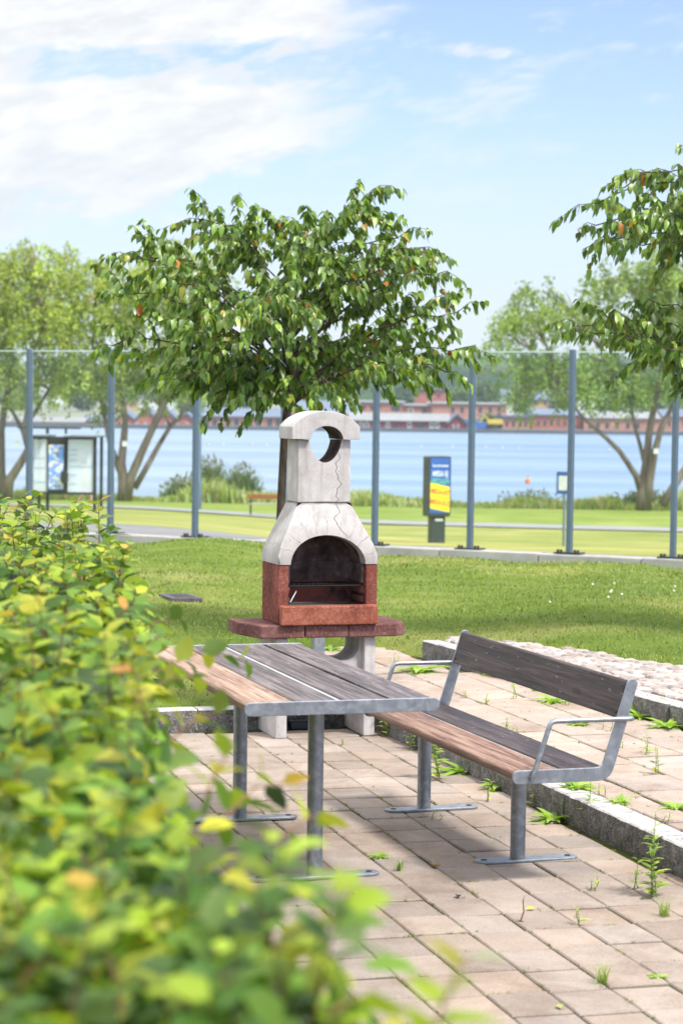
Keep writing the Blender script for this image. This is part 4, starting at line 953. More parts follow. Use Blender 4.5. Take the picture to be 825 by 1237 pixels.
willow('right willow by the lake, thick forked trunk with a white tag, behind the screen posts', b,
       [st([(776, 618), (776, 595), (780, 560), (784, 520), (792, 480), (800, 440), (806, 400)], [.44, .38, .27, .22, .18, .12, .07]), st([(780, 616), (784, 580), (790, 548), (797, 520), (812, 490), (826, 450)], [.36, .28, .23, .19, .14, .08], -1), st([(773, 592), (768, 575), (758, 560), (748, 545), (735, 532), (716, 515), (700, 500), (680, 470)], [.22, .20, .17, .16, .14, .12, .09, .05], -1), st([(777, 556), (772, 535), (766, 515), (760, 480), (740, 440)], [.14, .12, .11, .08, .05], 1), st([(800, 610), (815, 585), (828, 565), (846, 530)], [.30, .25, .22, .17], .5)],
       [bl(640, 385, 0, 1.5, 1.8, 1.3), bl(655, 350, .5, 1.2, 1.4, .7), bl(610, 400, 0, 1.0, 1.4, .9), bl(690, 380, -.5, 1.3, 1.6, 1.0), bl(640, 440, 0, 1.6, 2, 1.1), bl(700, 440, .5, 1.8, 2, 1.1), bl(620, 480, .6, .8, 1.1, .8), bl(745, 340, 1.5, 1.5, 1.8, 1.3), bl(790, 330, 1, 1.5, 2, 1.3), bl(735, 465, 0, 1.7, 2, .9), bl(780, 460, .5, 1.5, 2, 1.0), bl(820, 440, 0, 1.7, 2, 1.3), bl(800, 385, 0, 1.8, 2, 1.2), bl(830, 350, 0, 1.6, 2, 1.4), bl(690, 480, 1, .9, 1.2, .5), bl(760, 400, 2, 1.5, 1.6, 1.), bl(850, 400, 1, 1.6, 2, 1.6)], 27000, 5, cols=[(.24, .34, .08), (.17, .27, .06), (.34, .43, .11), (.19, .28, .13)])
for x, y in ((22, 535), (151, 536), (792, 545)):
    p = at(x, y, WD - .7); tg = empty('trunk_tag', p, 0, {22: 'small white tag on the trunk of the left willow', 151: 'small white tag on the middle willow beside a screen post', 792: 'small white tag on the trunk of the right willow'}[x], 'tag', 'white tags on the willow trunks')
    mb = MB(); mb.box(-.11, .11, -.012, .012, -.12, .12); mb.build('plate', bpy.data.materials.get('white_tag') or simple('white_tag', (.8, .8, .8), .7), tg)
    mb = MB(); mb.cyl((0, -.012, .08), (0, .42, .08), .02, 8); mb.build('peg', M['bolt'], tg)

# tall grass and reeds on the bank
def scatter_far(n, y0, y1, u0=-.5, u1=.5):
    u = rng.uniform(u0, u1, n); y = rng.uniform(y0, y1, n); x = u * y; return np.stack([x, y, far_z(x, y)], 1)
def bank_h(u): return .55 + .35 * np.sin(u * 61 + 1) * np.sin(u * 23 + .5) + .15 * np.sin(u * 170)
P = scatter_far(26000, 104, 113.5, -.30, .30); u = P[:, 0] / P[:, 1]
H = np.clip(bank_h(u), .25, 1.3) * (.25 + .85 * rng.random(len(P)) ** 1.6)
big = (u > -.085) & (u < -.036); H[big] *= 1.0 + .9 * np.sin((u[big] + .085) / .049 * PI)
big = (u > .12); H[big] *= 1.25
colr = mixcols(len(P), [(.33, .40, .12), (.23, .32, .10), (.46, .46, .22), (.44, .34, .22)], [5, 4, 3, 1], .15)
tag(blades('bank_grass', P, H, .05 + .03 * rng.random(len(P)), .35 + .3 * rng.random(len(P)), colr, M['grass']), 'tall seeding grass along the lake bank', 'tall grass', kind='stuff')
def reed_clump(name, label, x0, x1, ytop, d, n):
    a, b_ = at(x0, 600, d), at(x1, 600, d); c = (a + b_) / 2; c.z = float(far_z(c.x, c.y)); hw = (b_.x - a.x) / 2; ht = (605 - ytop) / F_PX * d
    k = np.clip(rng.normal(0, .45, n), -1, 1); P = np.stack([k * hw, rng.normal(0, .6, n), np.zeros(n)], 1)
    H = ht * (.55 + .5 * rng.random(n)) * (1 - .45 * k * k); t = empty(name, c, 0, label, 'reeds', 'reed clumps at the water')
    s = blades('stems', P, H, .03 + .02 * rng.random(n), .18 + .3 * rng.random(n), mixcols(n, [(.13, .20, .10), (.17, .24, .10), (.10, .16, .09)], [1, 1, 1]), M['grass'], t)
    m = n // 3; Q = P[:m] + np.stack([rng.normal(0, .08, m), rng.normal(0, .08, m), H[:m] * .95], 1)
    leaf_mesh('seed_heads', Q, rng.normal(0, .5, (m, 3)) + np.array([0, 0, .5]), rng.normal(0, 1, (m, 3)), .22 + .14 * rng.random(m), .045 * np.ones(m), mixcols(m, [(.20, .17, .12), (.16, .2, .12)], [1, 1]), M['grass'], t)
reed_clump('reed_clump', 'tall bluish reeds by the water to the right of the middle willow', 232, 275, 552, 111, 520)
reed_clump('reed_clump', 'bushy reeds at the water just left of the park bench', 268, 316, 560, 110, 480)
reed_clump('reed_clump', 'low reeds right of the middle willow trunk, left of the tallest clump', 196, 240, 576, 111, 380)
reed_clump('reed_clump', 'thin reeds at the water left of the screen post beside the blue sign', 600, 680, 588, 112, 240)
reed_clump('reed_clump', 'reeds round the foot of the right willow', 740, 815, 584, 107, 520)

# ================================================================== THE FAR SHORE
M['brick'] = simple('salmon_brick', (.44, .20, .155), .9, scale=.4); M['brick_red'] = simple('red_brick', (.38, .13, .11), .9, scale=.4)
M['falu'] = simple('red_painted_boards', (.22, .045, .06), .9, scale=.5); M['ochre'] = simple('ochre_plaster', (.50, .32, .20), .9, scale=.4)
M['roof_grey'] = simple('light_grey_roofing', (.24, .235, .25), .8, scale=.3); M['roof_dark'] = simple('slate_blue_roofing', (.13, .16, .24), .8, scale=.3); M['roof_white'] = simple('white_roofing', (.48, .49, .53), .7, scale=.3)
M['wall_white'] = simple('white_plaster', (.66, .66, .68), .9, scale=.3); M['win_dark'] = simple('dark_window', (.05, .06, .08), .25); M['win_white'] = simple('white_window', (.75, .75, .75), .5)
def house(label, x0, x1, yw, d, wall, roof=None, yr=None, depth=12., wins=(), cat='building', gable=None, overhang=.5, base_y=None, chim=(), name='building'):
    """front wall from pixel column x0 to x1 with its eaves at row yw; roof ridge at row yr. wins: (x, y, w px, h px, material)"""
    a, b = at(x0, yw, d), at(x1, yw, d); zb = LZ + .6 + max(0, d - YFAR - 80) * .014; zt = (a.z + b.z) / 2; L = b.x - a.x; h = zt - zb
    t = empty(name, (a.x, d, zb), 0, label, cat); mb = MB(); mb.box(0, L, 0, depth, -1, h)
    if gable:                                                     # pointed gables on the front
        for g0, g1, gy in gable:
            u0, u1 = at(g0, yw, d).x - a.x, at(g1, yw, d).x - a.x; gz_ = at((g0 + g1) / 2, gy, d).z - zb; mb.prism([(u0, h - .02), (u1, h - .02), ((u0 + u1) / 2, gz_)], .02, depth, 'y')
    mb.build('wall', M[wall], t)
    if roof:
        hr = (at((x0 + x1) / 2, yr, d).z - zb) if yr else h + .4; mb = MB(); o = overhang
        if yr and not gable: mb.prism([(-o, h - .05), (depth + o, h - .05), (depth * .55, hr), (depth * .45, hr)], -o, L + o, 'x')
        elif not gable: mb.box(-o, L + o, -o, depth + o, h + .01, h + .4)
        else:
            for g0, g1, gy in gable:
                u0, u1 = at(g0, yw, d).x - a.x, at(g1, yw, d).x - a.x; um = (u0 + u1) / 2; gz_ = at((g0 + g1) / 2, gy, d).z - zb
                mb.prism([(u0 - .35, h - .15), (um, gz_ + .05), (u1 + .35, h - .15), (u1 + .35, h + .12), (um, gz_ + .4), (u0 - .35, h + .12)], -.4, depth + .1, 'y')
        rf = mb.build('roof', M[roof], t)
        for cx_, cy_, cw in chim:
            p = at(cx_, cy_, d); mb = MB(); mb.box(p.x - a.x - cw / 2, p.x - a.x + cw / 2, depth * .4, depth * .4 + 1., h, p.z - zb); mb.build('chimney', M['brick_red'], rf)
    for (x, y, w_, hh_, mm) in wins:
        p = at(x, y, d); ww, hw = w_ / F_PX * d / 2, hh_ / F_PX * d / 2; mb = MB(); u = p.x - a.x; z = p.z - zb
        mb.box(u - ww, u + ww, -.10, .05, z - hw, z + hw); wn = mb.build('window' if mm != 'door' else 'door', M['win_white' if mm != 'win_dark' and mm != 'door' else 'win_dark'], t)
        if mm == 'win_white':
            mb = MB(); mb.box(u - ww * .68, u - ww * .1, -.13, -.101, z - hw * .75, z + hw * .75); mb.box(u + ww * .1, u + ww * .68, -.13, -.101, z - hw * .75, z + hw * .75); mb.build('pane', M['win_dark'], wn)
    return t
house('long dark red boathouse with a pale grey roof and white windows on the far quay', 424, 541, 508, 424, 'falu', 'roof_grey', 499, 9,
      [(x, 513.5, 5, 7.5, 'win_white') for x in (436, 443, 468.5, 494.5, 521, 528)] + [(456, 515.5, 6, 5, 'door'), (508, 515.5, 9, 5, 'door'), (477, 516, 5, 4, 'door')])
house('small dark red gabled boathouse at the right end of the long one', 541, 563, 512, 423, 'falu', 'roof_dark', None, 10, [(548, 516, 2.6, 5, 'win_white'), (553, 515, 2.6, 5, 'win_white')], gable=[(541.5, 562.5, 501.5)])
house('white shed with open front beside the gabled boathouse', 564, 584, 508, 430, 'wall_white', 'roof_grey', None, 8, [(573, 517, 14, 7, 'door')])
house('long salmon brick warehouse with white roof above the boathouse', 430, 486, 486, 470, 'brick', 'roof_white', None, 16, [(x, 492, 3, 5, 'win_dark') for x in (440, 449, 458)] + [(478, 493, 11, 6, 'door')])
house('salmon brick warehouse with square windows and white roof, right of the tall brick block', 522, 612, 488, 468, 'brick', 'roof_white', None, 18, [(x, 495, 3.6, 6, 'win_dark') for x in (547, 558, 569, 580, 592, 603)])
house('brick warehouse with pale gateway behind the right end of the boathouse', 486.5, 521.5, 490, 474, 'brick', 'roof_white', None, 14, [(496, 496, 6, 7, 'win_white'), (512, 497, 5, 7, 'win_dark')])
house('tall red brick block rising behind the white roofed warehouses', 503, 540, 471, 505, 'brick_red', 'roof_dark', None, 14, [(518, 476, 5, 8, 'win_dark'), (530, 478, 3, 4, 'win_dark')])
house('low brick building half hidden by the right willow', 585, 640, 504, 432, 'brick', 'roof_dark', None, 12, [(x, 512, 3, 6, 'win_dark') for x in (592, 600, 612, 620, 628, 635)])
house('long red brick factory behind the right willow', 642, 702, 501, 432, 'brick_red', 'roof_dark', 494, 14, [(x, 511, 3, 5, 'win_dark') for x in (650, 658, 666, 674, 682, 690)])
house('salmon brick house on the quay between the right willow trunks', 705, 800, 505, 430, 'brick', 'roof_grey', 497, 12, [(x, 514, 4, 6, 'win_dark') for x in (713, 722, 733, 745, 758, 770, 785)])
house('brick row house far right beyond the lake', 802, 870, 503, 430, 'brick', 'roof_dark', 495, 12, [(x, 512, 3, 5, 'win_dark') for x in (808, 816, 826, 838)])
house('white villa on the slope above the brick factory', 608, 628, 480, 620, 'wall_white', 'roof_dark', 470, 12, [(613, 484, 2.5, 4, 'win_dark'), (622, 484, 2.5, 4, 'win_dark')])
house('ochre house on the slope behind the right willow', 640, 668, 482, 610, 'ochre', 'roof_dark', 473, 12, [(647, 487, 2.5, 4, 'win_dark'), (658, 487, 2.5, 4, 'win_dark')])
house('pale flats on the slope right of the ochre house', 690, 720, 480, 615, 'wall_white', 'roof_grey', None, 12, [(697, 485, 3, 4, 'win_dark'), (710, 485, 3, 4, 'win_dark')])
house('slate roofed brick arcade building on the quay, behind the barbecue chimney', 240, 346, 503, 428, 'brick', 'roof_dark', 493, 12, [(x, 511, 5.5, 9, 'win_dark') for x in (250, 259.5, 276, 286, 302, 312, 326, 336)])
house('blue roofed hall beside the brick arcade, seen right of the tree trunk', 350, 432, 500, 440, 'brick_red', 'roof_dark', 484, 20, [(x, 508, 4, 6, 'win_dark') for x in (362, 375, 390, 404, 418)])
house('row of red gabled houses on the quay behind the middle willow', 138, 236, 508, 428, 'brick_red', 'roof_dark', None, 10, [(x, 513, 3, 5, 'win_white') for x in (146, 155, 166, 176, 190, 202, 214, 226)], gable=[(140, 162, 498), (164, 190, 494), (192, 214, 497), (215, 235, 500)])
house('long low ochre shed on the quay behind the bus shelter', -40, 100, 509, 428, 'ochre', 'roof_grey', 503, 10, [(x, 513, 3, 3, 'win_dark') for x in (5, 20, 44, 62, 84)])
house('small brick house between the ochre shed and the gabled row', 103, 132, 508, 430, 'brick', 'roof_dark', 501, 10, [(110, 513, 3, 4, 'win_dark'), (122, 513, 3, 4, 'win_dark')])
t_ = house('white high-rise flats with banded balconies seen through the left willow', 47, 70, 462, 690, 'wall_white', 'roof_grey', None, 14)
for k in range(6):
    z_ = 8 + 2.4 * k; mb = MB(); mb.box(.4, 5.6, -.35, .0, z_, z_ + 1.0); b_ = mb.build('balcony', M['roof_white'], t_); mb = MB(); mb.box(.5, 5.5, -.05, .03, z_ + 1.05, z_ + 2.2); mb.build('window', M['win_dark'], t_)
house('white terrace flats on the slope behind the middle willow', 168, 205, 480, 640, 'wall_white', 'roof_grey', None, 12, [(x, 485, 3, 4, 'win_dark') for x in (174, 183, 192, 200)])
house('cream block on the slope left of the white terrace flats', 138, 164, 484, 620, 'ochre', 'roof_grey', None, 12, [(x, 489, 3, 4, 'win_dark') for x in (144, 152, 159)])
# trees among the buildings
def far_tree(x, ytop, d, wpx, label, cols):
    a = at(x, 505, d); zb = LZ + .6 + max(0, d - YFAR - 80) * .014; zt = at(x, ytop, d).z; hgt = zt - zb; w_ = wpx / F_PX * d / 2
    t = empty('far_tree', (a.x, d, zb), 0, label, 'tree', 'trees among the buildings across the lake'); mb = MB(); mb.tube([(0, 0, -.5), (.1, 0, hgt * .5)], [.3, .15], 6); mb.build('trunk', M['far_bark'], t)
    n = 700; v = unit(rng.normal(0, 1, (n, 3))) * (rng.random((n, 1)) ** .4); lob = 1 + .25 * np.sin(v[:, :1] * 7 + x) * np.cos(v[:, 2:] * 6)
    P = np.stack([v[:, 0] * w_, v[:, 1] * w_, hgt * .58 + v[:, 2] * hgt * .46], 1) * np.concatenate([lob, lob, np.ones((n, 1))], 1)
    leaf_mesh('crown', P, rng.normal(0, 1, (n, 3)), rng.normal(0, 1, (n, 3)) + v * 1.5, 1.5 * (.6 + .7 * rng.random(n)), .55 * np.ones(n), mixcols(n, cols, [1] * len(cols), .2), M['far_leaf'], t, .2, .3)
G1 = [(.08, .14, .05), (.12, .19, .05), (.05, .10, .05)]; G2 = [(.17, .24, .05), (.13, .2, .05)]
for (x, yt, d, wp, lb, cc) in [(556, 470, 560, 24, 'bright green tree above the warehouse roofs, left of the screen post', G2), (586, 462, 600, 30, 'dark tree on the slope above the warehouse', G1), (632, 470, 600, 22, 'tree on the slope between the white villa and the ochre house', G1), (676, 468, 600, 26, 'tree on the slope right of the ochre house', G2), (488, 466, 640, 26, 'tree left of the tall brick block', G1), (590, 507, 426, 7, 'small bush on the quay beside the yellow digger', G2), (232, 484, 560, 30, 'tree behind the red gabled houses', G1), (300, 478, 560, 34, 'tree behind the slate roofed arcade', G1), (270, 482, 580, 26, 'tree left of and behind the arcade roof', G2), (100, 470, 600, 34, 'tree behind the bus shelter across the lake', G1), (20, 474, 600, 40, 'tree left of the high-rise flats', G2), (735, 476, 560, 30, 'tree above the salmon brick house by the right willow', G1), (790, 480, 560, 30, 'tree at the far right across the lake', G2)]:
    far_tree(x, yt, d, wp, lb, cc)
# yellow digger and blue container on the quay
p = at(598, 518, 421); dg = empty('digger', (p.x, 421, LZ + .76), 0, 'small yellow digger parked on the far quay', 'digger')
M['yellow'] = simple('yellow_machine_paint', (.65, .45, .05), .5)
mb = MB(); mb.prism([(-1.6, .9), (1.3, .9), (1.5, 1.3), (1.2, 1.9), (-.2, 1.9), (-1.0, 1.75), (-1.6, 1.4)], -.8, .8, 'y'); mb.build('body', M['yellow'], dg, bevel=.06)
mb = MB(); mb.prism([(.1, 1.91), (1.2, 1.91), (1.0, 3.0), (.3, 3.0)], -.6, .6, 'y'); mb.build('cab', M['win_dark'], dg, bevel=.05)
mb = MB(); mb.tube([(-1.2, 0, 1.6), (-2.2, 0, 2.6), (-3.0, 0, 1.2)], .16, 8); mb.build('arm', M['yellow'], dg)
for s in (-.85, .55):
    mb = MB(); mb.cyl((-1.0 if s < 0 else .9, -.95, .5), (-1.0 if s < 0 else .9, .95, .5), .5, 16); mb.build('wheel', M['bolt'], dg)
p = at(575, 517, 420); ct = empty('container', (p.x, 420, LZ + .76), 0, 'blue steel container on the far quay beside the digger', 'container')
M['blue'] = simple('blue_paint', (.06, .14, .40), .5)
mb = MB(); mb.box(-1.8, 1.8, -.9, .9, .05, 1.35); mb.build('body', M['blue'], ct, bevel=.04)
mb = MB()
for k in range(9): mb.box(-1.7 + k * .4, -1.55 + k * .4, -.95, -.901, .15, 1.3)
mb.build('ribs', M['blue'], ct)
# buoys: a line across the lake and one orange
M['buoy_w'] = simple('white_buoy', (.5, .5, .48), .5); M['buoy_o'] = simple('orange_buoy', (.75, .22, .08), .5)
def buoy(x, y, mat, label, group=None, r=.17):
    p = atz(x, y, LZ); t = empty('mooring_buoy', p, 0, label, 'buoy', group); mb = MB()
    mb.tube([(0, 0, -.15), (0, 0, 0), (0, 0, r * .5), (0, 0, r), (0, 0, r * 1.5), (0, 0, r * 1.9), (0, 0, r * 2.05)], [r * .5, r * .85, r, r, r * .85, r * .45, r * .1], 14); mb.build('float', M[mat], t, True)
    mb = MB(); mb.tube([(0, 0, r * 2.05), (0, 0, r * 2.5)], .04, 6); mb.build('eye', M['bolt'], t)
for x, y in ((252, 538.5), (269, 539), (304, 539), (322, 539.5), (508, 541), (546, 541), (586, 542), (606, 542), (626, 543), (735, 545), (750, 545)):
    buoy(x, y, 'buoy_w', 'one of the small white mooring buoys floating in a row across the lake', 'white mooring buoys in a row on the lake')
buoy(637, 583.5, 'buoy_o', 'orange buoy floating alone near the bank, left of the blue sign', r=.2)

# ================================================================== PARK BEYOND THE SCREEN
# advertising pillar
p = at(524, 655, 58); pz = float(far_z(p.x, p.y)); S_ = 58 / F_PX
pil = empty('advert_pillar', (p.x, 58, pz), R(22), 'dark advertising pillar with blue and yellow poster on a thick foot', 'sign')
hT = (655 - 549) * S_ - .01; hB = (655 - 622) * S_; wF = .55; dF = .34
mb = MB(); r = .06
def rrect(x0, x1, z0, z1, r): return [(x0 + r - r * math.cos(a), z0 + r - r * math.sin(a)) for a in [PI / 2 * i / 5 for i in range(6)]] + [(x1 - r + r * math.sin(a), z0 + r - r * math.cos(a)) for a in [PI / 2 * i / 5 for i in range(6)]] + [(x1 - r + r * math.cos(a), z1 - r + r * math.sin(a)) for a in [PI / 2 * i / 5 for i in range(6)]] + [(x0 + r - r * math.sin(a), z1 - r + r * math.cos(a)) for a in [PI / 2 * i / 5 for i in range(6)]]
M['pillar'] = simple('dark_green_grey_enamel', (.045, .055, .055), .5)
wF = .32
mb.prism(rrect(-wF, wF, hB, hT, .05), -dF, dF * .2, 'y'); mb.build('casing', M['pillar'], pil, bevel=.015)
mb = MB(); mb.box(-.20, .20, -.28, -.02, 0, hB - .001); mb.build('foot', M['pillar'], pil, bevel=.015)
mb = MB(); mb.box(-.10, .12, -.285, -.2805, hB - .12, hB - .06); mb.build('plate', M['win_white'], pil)
yf_ = -dF - .003
mb = MB(); mb.box(-wF + .035, wF - .035, yf_, -dF - .0005, hB + .10, hT - .05); mb.build('poster', simple('blue_poster', (.045, .13, .46), .35, var=.25, scale=2, bmp=0), pil)
zy0, zy1 = hB + .13, hB + .13 + .78
M['yel'] = simple('yellow_poster', (.85, .70, .04), .4, var=.05, bmp=0)
mb = MB(); mb.prism([(-wF + .036, zy0 + .09), (wF - .04, zy0 - .02), (wF - .04, zy1 - .12), (-wF + .036, zy1)], yf_ - .004, yf_ - .0005, 'y'); mb.build('yellow_panel', M['yel'], pil)
def lettering(txt, x, z, size, mat, parent, y, rot=0., sx_=1., ext=.002):
    cu = bpy.data.curves.new('lettering', 'FONT'); cu.body = txt; cu.size = size; cu.align_x = 'CENTER'; cu.align_y = 'CENTER'; cu.extrude = ext; cu.offset = size * .018
    o = bpy.data.objects.new('lettering', cu); COL.objects.link(o); cu.materials.append(mat); o.parent = parent; o.location = (x, y, z); o.rotation_euler = (PI / 2, rot, 0); o.scale = (sx_, 1, 1); return o
M['txt_w'] = simple('white_lettering', (.85, .86, .88), .5, bmp=0); M['txt_g'] = simple('green_lettering', (.16, .55, .32), .5, bmp=0); M['txt_r'] = simple('red_lettering', (.75, .12, .08), .5, bmp=0)
zt_ = hT - .05
lettering('lunchmeny', .0, zt_ - .20, .105, M['txt_w'], pil, yf_ - .0025)
lettering('MISSA EJ', .0, zt_ - .42, .20, M['txt_w'], pil, yf_ - .0025, 0, .62)
lettering('SPECIALEN', .0, zt_ - .62, .19, M['txt_g'], pil, yf_ - .0025, 0, .56)
lettering('MEGA-HIT', .0, zy1 - .26, .19, M['txt_r'], pil, yf_ - .0065, R(9), .62)
lettering('MEGA-KUL', .0, zy0 + .24, .19, M['txt_r'], pil, yf_ - .0065, R(9), .62)

# bus shelter
SDP = 76.; p = at(78, 617, SDP); sz_ = float(far_z(p.x, p.y)); K = SDP / F_PX
shel = empty('bus_shelter', (p.x, SDP, sz_), R(-3), 'bus shelter with dark frame, frosted panels and a route map by the lakeside path', 'shelter')
X = lambda px: (px - 78) * K
Zp = lambda py: (617 - py) * K
H0, H1 = Zp(594), Zp(531)
M['frost'] = None
def m_frost():
    m, t = material('frosted_panel'); d = t.new('ShaderNodeBsdfDiffuse', {'Color': (.84, .89, .97, 1)}).outputs[0]; tl = t.new('ShaderNodeBsdfTranslucent', {'Color': (.92, .95, 1, 1)}).outputs[0]
    tp = t.new('ShaderNodeBsdfTransparent').outputs[0]; a = t.new('ShaderNodeMixShader', {0: .2, 1: d, 2: tl}).outputs[0]
    out(t, t.new('ShaderNodeMixShader', {0: .42, 1: a, 2: tp}).outputs[0]); return m
M['frost'] = m_frost()
for (a, b_) in ((39, 57), (82, 114)):
    mb = MB(); mb.box(X(a), X(b_), -.012, .012, H0, H1); pn = mb.build('frosted_panel', M['frost'], shel)
    for py in ((553, 565, 582) if a == 39 else (543, 549, 555, 563, 573, 584)):
        mb = MB(); e_ = X(b_) - .05 if a == 39 else X(a) + (X(b_) - X(a)) * (.35 if py not in (563,) else .97); mb.box(X(a) + .06, e_, -.020, -.0125, Zp(py) - .025, Zp(py) + .025); mb.build('blue_line', M['line'] if 'line' in M else M.setdefault('line', simple('pale_blue_print', (.42, .52, .66), .6)), pn)
mb = MB(); mb.box(X(58), X(80), -.09, .05, H0 - .05, Zp(527)); mb.box(X(60), X(78), -.101, -.0901, H0 + .03, H0 + .05); mb.build('map_case', M['dark_metal'], shel, bevel=.02)
def m_map():
    m, t = material('route_map_print'); co = t.coords(); a = t.noise(co, 2.6, 3, .5, 1.2).outputs[0]; b_ = t.noise(co, 5.5, 2, .5).outputs[0]
    c = t.ramp(a, [(.44, (.72, .78, .82)), (.47, (.10, .30, .78)), (.56, (.25, .38, .80)), (.60, (.42, .42, .74)), (.63, (.75, .76, .84))])
    c = t.mix(t.map(b_, .63, .66), c, (.78, .70, .40)); out(t, princ(t, c, .35)); return m
mb = MB(); mb.box(X(59.3), X(77.5), -.104, -.0915, H0 + .09, Zp(537)); mb.build('route_map', m_map(), shel)
for px in (38, 57, 80, 115):
    mb = MB(); z0 = 0 if px in (115, 57, 38) else H0 - .06; mb.box(X(px) - .055, X(px) + .055, -.075 if px not in (57, 80) else .06, .055 if px not in (57, 80) else .16, z0, H1 + .10); mb.build('post', M['dark_metal'], shel)
    if px in (38, 115):
        mb = MB(); mb.box(X(px) - .05, X(px) + .05, 1.35, 1.45, 0, H1 + .10); mb.build('post', M['dark_metal'], shel)
mb = MB(); mb.box(X(37), X(117), -.07, .07, H1 + .01, H1 + .099); mb.box(X(37), X(117), -.06, .06, H0 - .08, H0 - .001); mb.build('rail', M['dark_metal'], shel)
mb = MB(); mb.box(X(79), X(120), -.45, 1.7, H1 + .101, H1 + .15); mb.box(X(35), X(57), -.45, 1.7, H1 + .101, H1 + .15); mb.build('roof', simple('dark_roof_sheet', (.10, .11, .12), .5), shel)
mb = MB(); mb.box(X(18), X(95), .3, .5, Zp(518), Zp(516)); mb.box(X(53), X(56), .32, .48, H1 + .2, Zp(518) - .001); mb.box(X(76), X(78), .32, .48, H1 + .2, Zp(518) - .001); mb.build('roof_beam', M['dark_metal'], shel)
mb = MB(); mb.prism(rrect(X(75.5), X(83.5), Zp(584), Zp(568), .12), -.32, -.105, 'y'); mb.build('ticket_box', M['dark_metal'], shel, bevel=.03)

# person walking behind the shelter (only the legs show below the panel)
def person(loc, rz):
    t = empty('person', loc, rz, 'person in dark shorts and white shoes walking behind the bus shelter panel', 'person')
    J = {'pel': ((0, 0, .93), .135), 'sp': ((0, .01, 1.12), .125), 'ch': ((0, .01, 1.32), .145), 'nk': ((0, .0, 1.47), .058), 'hd0': ((0, -.02, 1.56), .075), 'hd': ((0, -.03, 1.64), .098), 'hd1': ((0, -.02, 1.73), .075),
         'hl': ((.09, 0, .88), .092), 'kl': ((.10, -.20, .50), .058), 'al': ((.10, -.20, .09), .036), 'tl': ((.10, -.36, .045), .035), 'hr': ((-.09, 0, .88), .092), 'kr': ((-.10, .08, .48), .058), 'ar': ((-.10, .34, .14), .036), 'tr': ((-.10, .24, .045), .035),
         'sl': ((.19, .01, 1.38), .058), 'el': ((.25, .10, 1.12), .042), 'wl': ((.25, .0, .90), .030), 'fl': ((.25, -.03, .80), .028), 'sr': ((-.19, .01, 1.38), .058), 'er': ((-.25, -.05, 1.12), .042), 'wr': ((-.25, -.20, .95), .030), 'fr': ((-.25, -.26, .88), .028)}
    E_ = [('pel', 'sp'), ('sp', 'ch'), ('ch', 'nk'), ('nk', 'hd0'), ('hd0', 'hd'), ('hd', 'hd1'), ('pel', 'hl'), ('hl', 'kl'), ('kl', 'al'), ('al', 'tl'), ('pel', 'hr'), ('hr', 'kr'), ('kr', 'ar'), ('ar', 'tr'), ('ch', 'sl'), ('sl', 'el'), ('el', 'wl'), ('wl', 'fl'), ('ch', 'sr'), ('sr', 'er'), ('er', 'wr'), ('wr', 'fr')]
    ks = list(J)
    def skin(name, keys, edges, mat, gr=0.):
        me = bpy.data.meshes.new(name); me.from_pydata([J[k][0] for k in keys], [(keys.index(a), keys.index(b)) for a, b in edges], []); o = link(name, me, mat, t)
        o.modifiers.new('skin', 'SKIN'); bmx = bmesh.new(); bmx.from_mesh(me); ly = bmx.verts.layers.skin.verify()
        for v, k in zip(bmx.verts, keys): v[ly].radius = (J[k][1] + gr,) * 2; v[ly].use_root = (k in ('pel', 'al', 'ar', 'ch'))
        bmx.to_mesh(me); bmx.free(); s_ = o.modifiers.new('sub', 'SUBSURF'); s_.levels = s_.render_levels = 1; return o
    skin('body', ks, E_, simple('skin', (.55, .33, .24), .6))
    skin('shorts', ['pel', 'hl', 'kl2', 'hr', 'kr2'] if False else ['pel', 'hl', 'hr'], [('pel', 'hl'), ('pel', 'hr')], simple('dark_shorts', (.03, .03, .05), .8), .03)
    skin('shirt', ['sp', 'ch', 'sl', 'sr'], [('sp', 'ch'), ('ch', 'sl'), ('ch', 'sr')], simple('grey_shirt', (.3, .32, .36), .9), .022)
    for a, b in (('al', 'tl'), ('ar', 'tr')): skin('shoe', [a, b], [(a, b)], M['win_white'], .018)
    mb = MB(); mb.tube([(0, -.0, 1.62), (0, .0, 1.69), (0, -.005, 1.745), (0, -.01, 1.77)], [.103, .108, .085, .03], 12); mb.build('hair', simple('brown_hair', (.07, .04, .025), .8), t, True)
p = at(103, 613, 79.5); person((p.x, 79.5, float(far_z(p.x, 79.5)) + .05), R(80))

# park bench by the path
BD2 = 80.; p = at(318, 623, BD2); t = empty('wooden_bench', (p.x, BD2, float(far_z(p.x, BD2)) + .04), R(4), 'park bench with orange-brown backrest board beside the pale path', 'bench')
M['orange_wood'] = simple('orange_brown_wood', (.38, .14, .05), .6)
k_ = BD2 / F_PX; x0, x1 = (299.5 - 318) * k_, (346 - 318) * k_
mb = MB(); mb.prism([(-.20, .60), (-.24, .78), (-.19, .79), (-.16, .61)], x0 + .02, x1 - .02, 'x'); mb.build('backrest', M['orange_wood'], t)
mb = MB(); mb.box(x0 + .04, x1 - .04, -.18, .26, .40, .44); mb.build('seat', simple('pale_seat_wood', (.42, .36, .30), .6), t)
for xx in (x0 + .10, x1 - .10):
    mb = MB(); mb.box(xx - .03, xx + .03, -.16, -.10, 0, .40); mb.box(xx - .03, xx + .03, .16, .22, 0, .40); mb.box(xx - .03, xx + .03, -.155, .215, .36, .399); mb.prism([(-.15, .40), (-.10, .40), (-.13, .62), (-.18, .62)], xx - .03, xx + .03, 'x'); mb.build('leg', M['dark_metal'], t)

